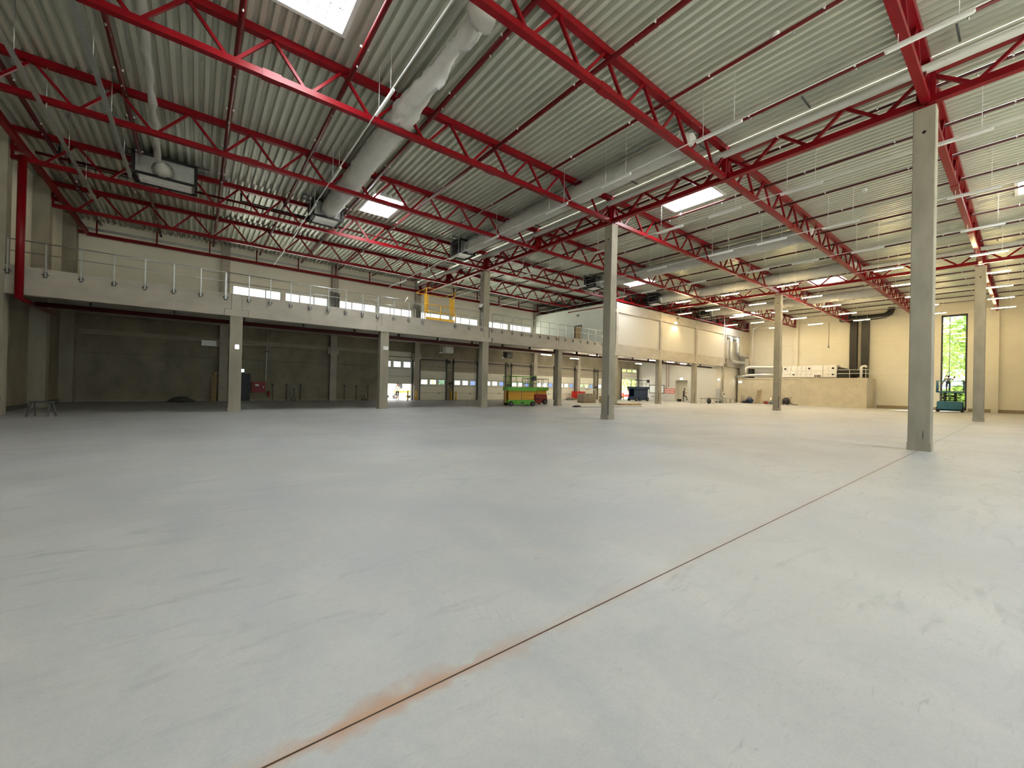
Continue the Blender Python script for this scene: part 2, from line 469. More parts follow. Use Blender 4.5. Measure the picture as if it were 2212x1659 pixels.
# black personnel door behind the first column
dn += 1
d = thing('door_%d' % dn, 'narrow black personnel door in the dark concrete wall', 'door', (0, 0, 0), kind='structure')
MB().box((2.35, YF-.05, .01), (3.27, YF-.005, 2.12)).build('door_leaf', 'door_black', d)
MB().box((2.27, YF-.06, 0), (2.35, YF, 2.2)).box((3.27, YF-.06, 0), (3.35, YF, 2.2)).box((2.27, YF-.06, 2.12), (3.35, YF, 2.2)).build('door_frame', 'black', d)
MB().tube([(3.16, YF-.06, 1.02), (3.16, YF-.11, 1.02), (3.03, YF-.11, 1.02)], .012, 6).build('handle', 'galv', d)

# ------------------------------------------------------------------ left wall
wl = thing('wall_left', 'dim left end wall of tall panels between concrete pilasters', 'wall', (0, 0, 0), kind='structure')
ys = [YB] + [-3.98 + 6*k for k in range(8)] + [YF]
ys = sorted(set(round(v, 2) for v in ys))
for a, b in zip(ys, ys[1:]):
    for z0, z1, mm in ((0, 6.1, 'wall_concrete'), (6.1, 12.3, 'cream')):
        MB().box((XL-.25, a+.006, z0), (XL, b-.006, z1-.012)).build('wall_panel', mm, wl)
MB().box((XL-.3, YB, 0), (XL-.24, YF, 12.3)).build('wall_backing', 'wall_concrete', wl)
for y in (8.02, 14.02, 20.02, 26.02, 32.02, 37.9):
    MB().box((XL, y-.28, 0), (XL+.62, y+.28, 12.0)).build('pilaster', 'concrete', wl)
bb = MB().box((XL, YB, 0), (XL+.06, YF, .22)).build('baseboard_left', 'dark_grey'); tag(bb, 'dark skirting strip along the foot of the left wall', 'baseboard', kind='structure')

# ------------------------------------------------------------------ right end wall with the tall window
wr = thing('wall_right', 'sunlit beige end wall of tall panels with one narrow window', 'wall', (0, 0, 0), kind='structure')
TW = (4.06, 6.04, 0.12, 10.7)
yb = [YB, -3.98, 2.02, 8.02, 14.02, 20.02, 26.02, 32.02, YF+.25]
for a, b in zip(yb, yb[1:]):
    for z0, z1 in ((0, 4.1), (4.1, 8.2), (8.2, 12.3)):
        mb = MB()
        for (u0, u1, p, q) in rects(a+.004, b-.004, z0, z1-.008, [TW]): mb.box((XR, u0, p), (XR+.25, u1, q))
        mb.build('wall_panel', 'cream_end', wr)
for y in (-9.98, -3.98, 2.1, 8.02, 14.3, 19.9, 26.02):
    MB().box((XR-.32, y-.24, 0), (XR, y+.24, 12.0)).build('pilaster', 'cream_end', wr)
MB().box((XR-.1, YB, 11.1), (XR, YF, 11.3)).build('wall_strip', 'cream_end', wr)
br = MB()
for a, b in ((YB, TW[0]-.1), (TW[1]+.1, 11.4)): br.box((XR-.05, a, 0), (XR, b, .36))
tag(br.build('baseboard_right', 'baseboard'), 'brown kick strip along the foot of the beige end wall', 'baseboard', kind='structure')
wn += 1
w = thing('window_%d' % wn, 'tall narrow window with dark frame, trees outside, right end wall', 'window', (0, 0, 0), kind='structure')
fr = MB(); t = .14
fr.box((XR+.02, TW[0], TW[2]), (XR+.16, TW[0]+t, TW[3])).box((XR+.02, TW[1]-t, TW[2]), (XR+.16, TW[1], TW[3]))
fr.box((XR+.02, TW[0], TW[3]-.2), (XR+.16, TW[1], TW[3])).box((XR+.02, TW[0], TW[2]), (XR+.16, TW[1], TW[2]+.12))
fr.build('window_frame', 'black', w)
ym = TW[1]-.66
MB().box((XR+.05, ym-.025, TW[2]), (XR+.13, ym+.025, TW[3])).build('mullion', 'dark_grey', w)
zsx = [.24, 2.2, 4.25, 6.35, 8.5, 10.5]
for z in zsx[1:-1]: MB().box((XR+.05, TW[0]+t, z-.03), (XR+.13, TW[1]-t, z+.03)).build('glazing_bar', 'white_metal', w)
for a, b in ((TW[0]+t, ym-.025), (ym+.025, TW[1]-t)):
    for p, q in zip(zsx, zsx[1:]):
        MB().box((XR+.08, a, p+.03), (XR+.095, b, q-.03)).build('pane', 'glass', w)

# ------------------------------------------------------------------ back wall (behind the camera) with big windows added to light the hall
wb = thing('wall_back', 'wall behind the viewer with large windows added for daylight', 'wall', (0, 0, 0), kind='structure')
mb = MB()
for (u0, u1, p, q) in rects(XL, XR, 0, 12.3, [(a, b, .9, 10.1) for a, b in ADDED_BACKWIN]): mb.box((u0, YB-.25, p), (u1, YB, q))
mb.build('wall_panel', 'cream', wb)
for i, (a, b) in enumerate(ADDED_BACKWIN):
    wn += 1
    w = thing('window_%d' % wn, 'unseen window added for daylight in the back wall, %s from the left corner' % ORD[i], 'window', (0, 0, 0), kind='structure')
    fr = MB()
    for x in (a, (a+b)/2-.04, b-.08): fr.box((x, YB-.16, .9), (x+.08, YB-.06, 10.1))
    for z in (.9, 4.0, 7.0, 10.02): fr.box((a, YB-.16, z), (b, YB-.06, z+.08))
    fr.build('window_frame', 'dark_grey', w)
    MB().box((a, YB-.12, .9), (b, YB-.105, 10.1)).build('pane', 'glass', w)

# ------------------------------------------------------------------ roof deck: trapezoidal sheets running across the trusses
SKYL = [(1.45, 3.2, 9.95, 12.68), (7.45, 9.2, 22.1, 24.8), (20.0, 21.75, 10.0, 12.75), (33.1, 34.85, 22.1, 24.8),
        (44.6, 46.35, 10.2, 12.75), (57.2, 58.95, 22.1, 24.8), (31.0, 32.9, -2.2, .4),
        (7.45, 9.2, -2.2, .4), (1.0, 2.75, -3.2, -.6), (20.0, 21.75, -8.6, -6.0)]  # unseen skylights above and behind the viewer, added to light the floor
ceil = thing('ceiling', 'corrugated grey metal roof deck resting on red trusses', 'roof deck', (0, 0, 0), kind='structure')
PITCH, DEP = .3, .14
def deck_profile(x0, x1):
    pts = []; x = x0
    while x < x1-1e-6:
        for dx, dz in ((0, 0), (.12, 0), (.165, DEP), (.255, DEP)): pts.append((min(x+dx, x1), ZD+dz))
        x += PITCH
    pts.append((x1, ZD)); return pts
yd = [YB-.3, -3.98, 2.02, 8.02, 14.02, 20.02, 26.1, 32.1, YF+.3]
for bx in ((XL-.3, X1), (X1, X2), (X2, XR+.3)):
    prof = deck_profile(*bx)
    for a, b in zip(yd, yd[1:]):
        mb = MB()
        for p, q in zip(prof, prof[1:]):
            if q[0]-p[0] < 1e-5: continue
            iv = [(a, b)]
            for (hx0, hx1, hy0, hy1) in SKYL:
                if hx0-.02 < (p[0]+q[0])/2 < hx1+.02:
                    iv = [s for (c, d_) in iv for s in ((c, min(d_, hy0)), (max(c, hy1), d_)) if s[1]-s[0] > 1e-4]
            for c, d_ in iv: mb.quad([(p[0], c, p[1]), (q[0], c, q[1]), (q[0], d_, q[1]), (p[0], d_, p[1])])
        mb.build('deck_sheet', 'deck', ceil)
for i, (a, b, c, d_) in enumerate(SKYL):
    lab = ['square opal skylight at the top edge beside the strip light', 'opal skylight over the first bay near the fan with ducting',
           'opal skylight seen behind the first cross truss', 'opal skylight over the middle bay near the offices',
           'opal skylight above the row of lit strip lights', 'opal skylight over the far bay above the office front',
           'opal skylight at the far right edge of the roof', 'unseen opal skylight added for floor light, first bay behind the viewer',
           'unseen opal skylight added for floor light, right above the viewer', 'unseen opal skylight added for floor light, by the back wall'][i]
    s = thing('skylight', lab, 'skylight', ((a+b)/2, (c+d_)/2, ZD), group='roof skylights')
    e = .10; k = MB()
    k.box((a-e, c-e, ZD-.03), (b+e, c+.02, ZD+.5)).box((a-e, d_-.02, ZD-.03), (b+e, d_+e, ZD+.5))
    k.box((a-e, c, ZD-.03), (a+.02, d_, ZD+.5)).box((b-.02, c, ZD-.03), (b+e, d_, ZD+.5))
    k.build('kerb', 'white_metal', s)
    MB().box((a+.02, c+.02, ZD+.42), (b-.02, d_-.02, ZD+.46)).build('opal_dome', 'opal', s)
    g = MB()
    for q in range(1, 4): g.box((a, c+(d_-c)*q/4-.014, ZD+.12), (b, c+(d_-c)*q/4+.014, ZD+.13))
    for q in range(1, 7): g.box((a+(b-a)*q/7-.011, c, ZD+.12), (a+(b-a)*q/7+.011, d_, ZD+.13))
    g.build('safety_grid', 'dark_grey', s)
    MB().tube([(b-.15, c+.1, ZD+.1), (b-.15, d_-.3, ZD+.3)], .02, 6).build('opener_rod', 'dark_grey', s)

# ------------------------------------------------------------------ mezzanine floor and office box
mz = thing('mezzanine_floor', 'concrete mezzanine floor of side by side planks above the loading doors', 'mezzanine', (0, 0, 0), kind='structure')
x = XL; pk = None
while x < XR-.1:
    wdt = min(2.0, XR-x)
    if wdt > 1.99:
        if pk is None: pk = MB().box((0.008, YM+.40, 5.86), (1.992, YF, 6.14)).mesh('slab_plank', 'mezz_concrete')
        link_mesh('slab_plank', pk, mz, (x, 0, 0))
    else: MB().box((x+.008, YM+.40, 5.86), (x+wdt, YF, 6.14)).build('slab_plank', 'mezz_concrete', mz)
    x += 2.0
ow = thing('wall_office', 'white office side wall standing on the mezzanine, with a wooden door', 'wall', (0, 0, 0), kind='structure')
XO = 33.4
mb = MB()
for (u0, u1, p, q) in rects(YM+.45, YF-.42, 6.14, 10.5, [(30.4, 31.55, 6.14, 8.6)]): mb.box((XO, u0, p), (XO+.15, u1, q))
mb.build('wall_panel', 'office_mint', ow)
MB().box((XO, YM+.4, 10.5), (XR, YF, 10.58)).build('office_roof', 'transom', ow)
dn += 1
d = thing('door_%d' % dn, 'pale wooden door in the white office wall on the mezzanine', 'door', (0, 0, 0), kind='structure')
MB().box((XO+.03, 30.5, 6.15), (XO+.08, 31.45, 8.5)).build('door_leaf', 'wood_door', d)
MB().box((XO-.02, 30.4, 6.14), (XO+.15, 30.5, 8.6)).box((XO-.02, 31.45, 6.14), (XO+.15, 31.55, 8.6)).box((XO-.02, 30.4, 8.5), (XO+.15, 31.55, 8.6)).build('door_frame', 'black', d)
MB().tube([(XO+.03, 31.35, 7.2), (XO-.03, 31.35, 7.2), (XO-.03, 31.22, 7.2)], .012, 6).build('handle', 'galv', d)
# office front: white panels between the columns and a concrete beam above
of = thing('wall_office_front', 'white infill panels of the offices above the mezzanine edge beam', 'wall', (0, 0, 0), kind='structure')
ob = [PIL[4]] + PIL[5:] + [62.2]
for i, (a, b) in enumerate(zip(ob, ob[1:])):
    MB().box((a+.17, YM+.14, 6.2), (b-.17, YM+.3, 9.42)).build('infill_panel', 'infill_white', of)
    MB().box((a+.2, YM+.02, 9.44), (b-.2, YM+.34, 10.45)).build('lintel_beam', 'beam_concrete', of)
for a in ob[:-1]:
    MB().box((a-.17, YM, 6.2), (a+.17, YM+.36, 10.47)).build('office_column', 'beam_concrete', of)
    MB().box((a-.42, YM+.005, 9.44), (a+.42, YM+.34, 9.75)).build('corbel', 'beam_concrete', of)
MB().box((62.2, YM+.1, 5.03), (XR-.32, YM+.4, 10.45)).build('infill_panel', 'block_concrete', of)
# lobby wall on the ground floor below the offices
XB = 56.1
lw = thing('wall_lobby', 'white lobby wall under the offices with a doorway recess', 'wall', (0, 0, 0), kind='structure')
mb = MB()
for (u0, u1, p, q) in rects(26.35, YF, 0, 5.86, [(30.4, 32.27, 0, 3.04)]): mb.box((XB, u0, p), (XB+.15, u1, q))
mb.build('wall_panel', 'office_white', lw)
MB().box((XB+.9, 30.2, 0), (XB+1.0, 32.5, 3.2)).box((XB+.15, 30.3, 0), (XB+1.0, 30.4, 3.1)).box((XB+.15, 32.27, 0), (XB+1.0, 32.37, 3.1)).box((XB+.15, 30.3, 3.04), (XB+1.0, 32.4, 3.12)).build('doorway_recess', 'cream_end', lw)
MB().box((XB, 26.2, 0), (XR, 26.35, 5.03)).build('wall_panel', 'office_white', lw)

# ------------------------------------------------------------------ outside
gr = MB().box((-60, YF+.3, -.25), (140, 120, -.12)).box((XR+.3, -80, -.25), (140, YF+.3, -.12)).box((-60, -80, -.25), (XR+.3, YB-.3, -.12)).build('ground', 'asphalt')
tag(gr, 'pale paved yard around the hall, seen through the openings', 'ground', kind='structure')

# ------------------------------------------------------------------ concrete columns
def column(x, y, sx, sy, ztop, label, tee=False, plate=False, guard=False):
    c = thing('concrete_column', label, 'column', (x, y, 0), group='concrete columns')
    e = .018
    poly = [(-sx/2+e, -sy/2), (sx/2-e, -sy/2), (sx/2, -sy/2+e), (sx/2, sy/2-e), (sx/2-e, sy/2), (-sx/2+e, sy/2), (-sx/2, sy/2-e), (-sx/2, -sy/2+e)]
    MB().prism(poly, 2, .24, ztop).build('shaft', 'concrete', c, False)
    MB().box((-sx/2-.012, -sy/2-.012, 0), (sx/2+.012, sy/2+.012, .24)).build('base_band', 'concrete', c, False)
    if tee:
        f = YM - y - .012
        MB().box((-.52, f, ZM0), (.52, f+.42, 5.38)).box((-.225, f, 5.38), (.225, f+.42, 6.2)).build('corbel_head', 'beam_concrete', c, False)
    if plate:
        MB().box((-.26, -.26, ztop), (.26, .26, ztop+.05)).build('bearing_plate', 'red', c, False)
        MB().sphere((-sx/2, 0, ztop-.75), (.012, .05, .05), 8, 5).build('lifting_socket', 'black', c, False)
    if guard:
        MB().box((-sx/2-.006, -sy/2-.006, .24), (-sx/2+.05, -sy/2+.05, 1.3)).build('corner_guard', 'dark_grey', c, False)
    return c
c1 = column(X1, 2.02, .5, .5, ZC, 'tall concrete column nearest the viewer, standing on the floor joint', plate=True)
MB().box((-.254, -.10, .36), (-.248, -.075, .60)).build('anchor_mark', 'dark_grey', c1, False)
column(X1, 14.02, .5, .5, ZC, 'tall concrete column in the centre in front of the office corner', plate=True, guard=True)
column(X1-.1, 26.02, .56, .56, ZC, 'tall concrete column rising through the mezzanine edge with a camera on it', tee=True, plate=True)
column(X2, 2.02, .5, .5, ZC, 'tall concrete column beside the narrow window at the right', plate=True)
column(X2, 14.02, .5, .5, ZC, 'tall concrete column in front of the white ventilation machine', plate=True, guard=True)
column(PIL[0], 26.02, .56, .5, ZM0, 'short concrete column under the mezzanine beside the black door', tee=True)
column(PIL[1], 26.02, .56, .5, ZM0, 'short concrete column under the mezzanine beside the half raised door', tee=True)
column(PIL[3], 26.02, .5, .5, ZM0, 'short concrete column under the mezzanine beside the green lift', tee=True)
column(PIL[4], 26.02, .5, .5, ZM0, 'short concrete column under the office corner, mostly hidden by another', tee=True)
column(PIL[5], 26.02, .5, .5, ZM0, 'short concrete column under the offices beside the blue lift', tee=True, guard=True)
column(PIL[6], 26.02, .5, .5, ZM0, 'short concrete column under the offices beside the person in black', tee=True, guard=True)
column(PIL[7], 26.1, .3, .2, ZM0, 'slender pilaster on the white wall behind the low steel bench', tee=False)

# mezzanine edge beams with notched ends
ends = [XL+.62] + PIL + [XR-.35]
names = ['beside the left wall', 'right of the first short column', 'below the yellow gate', 'right of the tall camera column',
         'below the office corner', 'below the first office panel', 'below the second office panel', 'below the third office panel', 'at the far right end']
for i, (a, b) in enumerate(zip(ends, ends[1:])):
    o = thing('edge_beam', 'concrete mezzanine edge beam ' + names[i], 'beam', ((a+b)/2, YM, ZM0), group='mezzanine edge beams')
    na = .53 if i > 0 else 0; nb = .53 if i < len(ends)-2 else 0
    ma = .235 if i > 0 else 0; mb_ = .235 if i < len(ends)-2 else 0
    MB().prism([(a+na, ZM0), (b-nb, ZM0), (b-nb, 5.39), (b-mb_, 5.39), (b-mb_, 5.78), (a+ma, 5.78), (a+ma, 5.39), (a+na, 5.39)], 1, YM, YM+.40).build('beam_web', 'beam_concrete', o)
    MB().box((a+ma, YM+.02, 5.78), (b-mb_, YM+.40, 6.2)).build('beam_cap', 'beam_concrete', o)

# ------------------------------------------------------------------ mezzanine railing, bay by bay
def railing(x0, x1, label, colr='rail_steel'):
    r = thing('railing', label, 'railing', (x0, YM, 6.2), group='mezzanine railing sections')
    y = YM-.05
    MB().tube([(x0, y, 7.26), (x1, y, 7.26)], .026, 8).build('handrail', colr, r)
    MB().tube([(x0, y, 6.78), (x1, y, 6.78)], .018, 6).build('mid_rail', colr, r)
    n = max(1, round(x1-x0))
    for k in range(n+1):
        x = x0 + (x1-x0)*k/n
        if k == n and n > 1: x -= .04
        p = MB().box((x-.022, y-.022, 5.86), (x+.022, y+.022, 7.26)).build('post', colr, r)
        MB().box((x-.10, y-.012, 5.92), (x+.10, y+.035, 5.97)).box((x-.05, y-.012, 5.82), (x+.05, y+.035, 6.06)).build('bracket', 'dark_grey', p)
railing(-6.2, 1.1, 'galvanised mezzanine railing between the left wall and first short column')
railing(1.1, 9.05, 'galvanised mezzanine railing above the dark bay with the black door')
railing(9.05, 12.2, 'short galvanised mezzanine railing left of the yellow gate')
railing(14.75, 17.1, 'short galvanised mezzanine railing between the yellow gate and tall column')
railing(18.0, 25.1, 'galvanised mezzanine railing above the green lift')
railing(25.1, 33.2, 'galvanised mezzanine railing in front of the white office wall')

# yellow pallet gate on the mezzanine edge
g = thing('pallet_gate', 'yellow pallet safety gate in the mezzanine railing', 'gate', (13.5, YM+.3, 6.2))
for x in (12.55, 14.55):
    MB().prism([(YM+.0, 6.55), (YM+.3, 6.75), (YM+.55, 7.3), (YM+.55, 8.05), (YM+.0, 7.9)], 0, x-.03, x+.03).build('side_plate', 'yellow', g)
for y, z in ((YM-.05, 7.24), (YM-.05, 6.75)): MB().tube([(12.3, y, z), (14.7, y, z)], .03, 8).build('gate_rail', 'yellow', g)
for x in (12.3, 13.5, 14.7): MB().tube([(x, YM-.05, 6.2), (x, YM-.05, 7.24)], .03, 8).build('gate_post', 'yellow', g)
MB().tube([(12.3, YM+.1, 7.9), (12.3, YM-.3, 8.3), (14.6, YM-.3, 8.3), (14.6, YM+.1, 7.9)], .028, 8).build('lifting_frame', 'yellow', g)
MB().tube([(12.3, YM+1.5, 8.25), (14.6, YM+1.5, 8.25)], .028, 8).build('rear_bar', 'yellow', g)
for x in (12.3, 14.6): MB().tube([(x, YM-.3, 8.3), (x, YM+1.5, 8.25)], .025, 8).build('top_arm', 'yellow', g)
for x in (12.45, 14.65): MB().tube([(x, YM+.25, 6.2), (x-.15, YM-.28, 8.28)], .022, 8).build('strut', 'yellow', g)
MB().box((12.4, YM-.04, 6.2), (14.65, YM+.01, 6.36)).build('kick_plate', 'yellow', g)
for k in range(4): MB().tube([(14.75+.0, YM+.7, 6.9+.2*k), (15.35, YM+.7, 7.0+.2*k)], .02, 6).build('guide_bar', 'white_metal', g)

# ------------------------------------------------------------------ red lattice trusses
ZB, ZT = 10.75, 11.94
def make_truss(name, label, span, group, prim=False):
    t = thing(name, label, 'truss', (0, 0, ZB), group=group)
    tw, th, bw, bh, bd = (.22, .22, .20, .18, .085) if not prim else (.22, .22, .22, .20, .10)
    zt = ZT-ZB if not prim else 11.66-ZB
    MB().box((.02, -tw/2, zt-th/2), (span-.02, tw/2, zt+th/2)).build('top_chord', 'red', t, False)
    MB().box((.05, -bw/2, -bh/2), (span-.05, bw/2, bh/2)).build('bottom_chord', 'red', t, False)
    n = int(round(span/2))
    up_ = MB().bar((.12, 0, bh/2), (.94, 0, zt-th/2), bd).mesh('brace', 'red'); dn_ = MB().bar((.06, 0, zt-th/2), (.88, 0, bh/2), bd).mesh('brace', 'red')
    for k in range(n):
        link_mesh('brace', dn_, t, (2*k, 0, 0)); link_mesh('brace', up_, t, (2*k+1, 0, 0))
    for x in (.12, span-.12): MB().box((x-.09, -.09, -bh/2), (x+.09, .09, zt)).build('end_post', 'red', t, False)
    for x in (8.0, 16.0) if not prim else (6.0,):
        MB().box((x-.25, -bw/2-.02, -bh/2-.02), (x+.25, bw/2+.02, bh/2+.02)).build('splice_plate', 'red', t, False)
    return t
YT = [32.1, 26.1, 20.02, 14.02, 8.02, 2.02]
BAYS = [(X1-24, 'left'), (X1, 'middle'), (X2, 'right')]
proto = None
for bi, (bx, bname) in enumerate(BAYS):
    for k, y in enumerate(YT):
        lab = 'red lattice roof truss over the %s bay, %s from the loading door wall' % (bname, ORD[k])
        if proto is None:
            proto = make_truss('roof_truss', lab, 24.0, 'red roof trusses'); proto.location = (bx, y, ZB)
        else: copy_tree(proto, (bx, y, ZB), 0, lab)
pp = None
for x, rn in ((X1, 'near'), (X2, 'far')):
    for k, y in enumerate((26.02, 14.02, 2.02, -9.98)):
        lab = 'red main cross truss of the %s column row, %s from the loading door wall' % (rn, ORD[k])
        if pp is None:
            pp = make_truss('main_truss', lab, 12.0, 'red main cross trusses', True); pp.location = (x, y, ZB); pp.rotation_euler = (0, 0, R(90))
        else: copy_tree(pp, (x, y, ZB), R(90), lab)

# red edge beams along the walls with short posts to the deck
e = thing('edge_girder', 'red steel girder along the far wall above the clerestory windows', 'girder', (30, 38.1, 11.05))
MB().box((-5.9, 38.0, 10.95), (65.5, 38.2, 11.15)).build('girder', 'red', e)
for k in range(24): MB().box((-5.45+3*k-.04, 38.06, 11.15), (-5.45+3*k+.04, 38.14, ZD)).build('post', 'red', e)
e = thing('edge_girder', 'red steel girder running along the top of the left wall', 'girder', (-5.9, 20, 11.15))
MB().box((-6.0, YB, 11.02), (-5.8, 38.0, 11.24)).build('girder', 'red', e)
for k in range(7): MB().box((-6.3, 2.02+6*k-.08, 11.0), (-5.9, 2.02+6*k+.08, 11.2)).build('wall_bracket', 'red', e)

# sprinkler riser at the left and main under the mezzanine
e = thing('sprinkler_riser', 'red riser pipe dropping past the mezzanine corner at the left wall', 'pipe', (-5.82, 25.45, 4.75))
MB().tube([(-5.82, 25.45, 10.65), (-5.82, 25.45, 4.80)], .13, 12).build('riser', 'red', e)
MB().tube([(-5.82, 25.45, 4.86), (-5.82, 27.0, 4.83), (-5.82, 30.5, 4.83)], .10, 10).build('branch', 'red_pipe', e)
e = thing('sprinkler_main', 'dark red sprinkler main slung below the mezzanine behind the edge beam', 'pipe', (25, 27.0, 4.83))
MB().tube([(-5.7, 27.0, 4.83), (56.0, 27.0, 4.83)], .11, 10).build('pipe', 'dark_pipe', e)
for k in range(20):
    x = -4+3*k; MB().box((x-.03, 26.9, 4.9), (x+.03, 27.1, 5.86)).build('hanger', 'black', e)
e = thing('sprinkler_main', 'dark red sprinkler pipe running through the trusses above the mezzanine edge', 'pipe', (6, 26.5, 11.32))
MB().tube([(-5.7, 26.45, 11.30), (40, 26.45, 11.30)], .06, 8).build('pipe', 'red_pipe', e)
for k in range(15): MB().tube([(-5+3*k, 26.45, 11.3), (-5+3*k, 26.45, ZD)], .01, 5).build('hanger', 'black', e)

# sprinkler branch pipes below the deck, one every three metres
clip = MB().box((-.13, -.02, -.03), (.13, .02, .03)).box((-.012, -.012, 0), (.012, .012, .14)).mesh('pipe_clip', 'white_metal')
head = MB().sphere((0, 0, -.13), (.03, .03, .05), 6, 4).mesh('sprinkler_head', 'galv')
for k in range(24):
    x = -5.22+2.99*k
    if abs(x-X1) < .5 or abs(x-X2) < .5: x += .62
    s = thing('sprinkler_pipe', 'red sprinkler branch pipe below the deck, %s from the left wall' % ORD[k], 'pipe', (x, 14, 11.72), group='sprinkler branch pipes')
    MB().tube([(x, -9.8, 11.72), (x, 37.9, 11.72)], .08 if k < 6 else .055, 10).build('pipe', 'red_pipe' if k < 8 else 'dark_pipe', s)
    for j in range(14):
        y = .35+3*j+(.0 if k % 2 else .0)
        if y > 37 or (k < 6 and y < 6): continue
        link_mesh('pipe_clip', clip, s, (0, y-14, 0)); link_mesh('sprinkler_head', head, s, (0, y-14+.7, 0))

# pale rainwater pipes hung along the main trusses
for x, rn in ((17.25, 'near'), (41.25, 'far')):
    s = thing('rainwater_pipe', 'pale round pipe hung along the %s row of main trusses' % rn, 'pipe', (x, 14, 11.6), group='rainwater pipes')
    MB().tube([(x, -10, 11.6), (x, 37.8, 11.6)], .14, 14).build('pipe', 'grey_pipe', s)
    for j in range(12): MB().box((x-.16, -6+4*j-.02, 11.44), (x+.16, -6+4*j+.02, 11.46)).build('hanger', 'galv', s)
    for j in range(11): MB().box((x-1.0, 1.3+3.6*j-.025, 11.88), (x-.15, 1.3+3.6*j+.025, 11.93)).build('bracket_arm', 'dark_grey', s)

# ------------------------------------------------------------------ strip lights
hous = MB().prism([(-.042, 0), (.042, 0), (.03, .06), (-.03, .06)], 1, 0, 1.52).mesh('housing', 'white_plastic')
dif_on = MB().prism([(-.04, 0), (.04, 0), (.028, -.03), (-.028, -.03)], 1, .02, 1.5).mesh('diffuser', 'lamp_on')
dif_off = MB().prism([(-.04, 0), (.04, 0), (.028, -.03), (-.028, -.03)], 1, .02, 1.5).mesh('diffuser', 'white_plastic')
rodm = MB().tube([(0, 0, .07), (0, 0, ZD-10.32)], .009, 6).mesh('suspension_rod', 'white_metal')
ROWS = [(4.5, 10.55), (13.55, 10.32), (20.0, 10.32), (25.85, 10.32), (31.55, 10.32), (37.45, 10.32), (43.45, 10.32), (49.3, 10.32), (55.1, 10.32), (61.1, 10.32)]
def strip_light(x, y, z, on, label, group='suspended strip lights'):
    s = thing('strip_light', label, 'light', (x, y, z), group=group)
    link_mesh('housing', hous, s); link_mesh('diffuser', dif_on if on else dif_off, s)
    for d_ in (.25, 1.27): link_mesh('suspension_rod', rodm, s, (0, d_, 0))
    return s
for r, (x, z) in enumerate(ROWS):
    rl = thing('lighting_rail', 'thin suspended lighting rail, %s row from the left wall' % ORD[r], 'rail', (x, 14, z), group='lighting rails')
    MB().bar((x, -6, z+.09), (x, 25.5 if x > 33 else 36, z+.09), .035, .025).build('rail', 'white_metal', rl)
    if r == 0: st = [31.2, 26.6, 22.1, 17.6, 11.9]
    elif r == 1: st = [32.0, 27.6, 23.2, 18.9, 13.4, 9.9, 5.7, .8]
    elif r in (2, 3, 4): st = [23.25, 20.15, 15.75, 11.27, 8.4, 5.25, .75]
    else: st = ([23.25] if r in (6, 8) else []) + [20.15, 15.75, 11.27, 5.25, .75]
    for k, y in enumerate(st):
        on = r >= 5
        strip_light(x, y, z, on, '%s strip light, %s from the loading side in the %s row from the left' % ('glowing' if on else 'unlit white', ORD[k], ORD[r]))
# rails at the far left with long unlit fittings
for i, (x, a, b, lb) in enumerate(((-4.1, 10, 30, 'long pale cable tray hung nearest the left wall'), (-2.45, 9, 24, 'pale cable tray hung beside the limp duct at the left'))):
    s = thing('cable_tray', lb, 'cable tray', (x, 20, 10.32), group='cable trays')
    MB().box((x-.06, a, 10.3), (x+.06, b, 10.36)).build('tray', 'galv', s)
    for k in range(int((b-a)/3)): MB().tube([(x, a+1+3*k, 10.36), (x, a+1+3*k, ZD)], .012, 5).build('hanger_rod', 'galv', s)

# ------------------------------------------------------------------ fabric ducts, fans
def duct_mesh(x, y0, y1, r, limp, seed):
    rnd = random.Random(seed); mb = MB(); mb.smooth = True; n = 26; st = .16
    m_ = int((y1-y0)/st); ph = [rnd.uniform(0, 6.28) for _ in range(8)]
    for i in range(m_+1):
        y = y0+(y1-y0)*i/m_
        k = 0 if limp is None else min(1, max(0, (limp-y)/2.5))
        for j in range(n):
            a = 2*math.pi*j/n; ca, sa = math.cos(a), math.sin(a)
            rx = r*(1-.70*k); rz = r*(1+.04*k)
            wr = .022*math.sin(9*y+3*a+ph[0]) + .016*math.sin(17*y-5*a+ph[1]) + .012*math.sin(5*y+7*a+ph[2])
            wr *= (1+.5*k); wr += k*(.022*math.sin(21*y+ph[5])+.016*math.sin(34*y+2*a+ph[6]))
            sag = k*(.14*math.sin(2.3*y+ph[3])+.10*math.sin(4.1*y+ph[4])) * max(0, -sa)
            zz = sa*(rz+wr)+sag; xx = ca*(rx+wr)
            if k > 0 and sa < 0: xx *= 1-.5*k*(-sa)
            if k > 0 and sa > 0: zz *= 1-.25*k
            mb.v.append((x+xx, y, 11.33+zz))
    for i in range(m_):
        for j in range(n):
            j2 = (j+1) % n; mb.f.append((i*n+j, i*n+j2, (i+1)*n+j2, (i+1)*n+j))
    mb.f.append(tuple(range(n))); mb.f.append(tuple(m_*n+j for j in range(n)))
    return mb
DUCT = [(5.65, 8.9, 13.6), (14.85, 8.4, None), (29.1, 8.4, None), (38.95, 8.4, None), (50.2, 8.4, None)]
dl = ['white fabric air duct hanging limp and wrinkled over the left bay', 'grey fabric air duct beside the near row of main trusses',
      'grey fabric air duct crossing the middle bay', 'grey fabric air duct beside the far row of main trusses', 'beige fabric air duct above the lit strip lights']
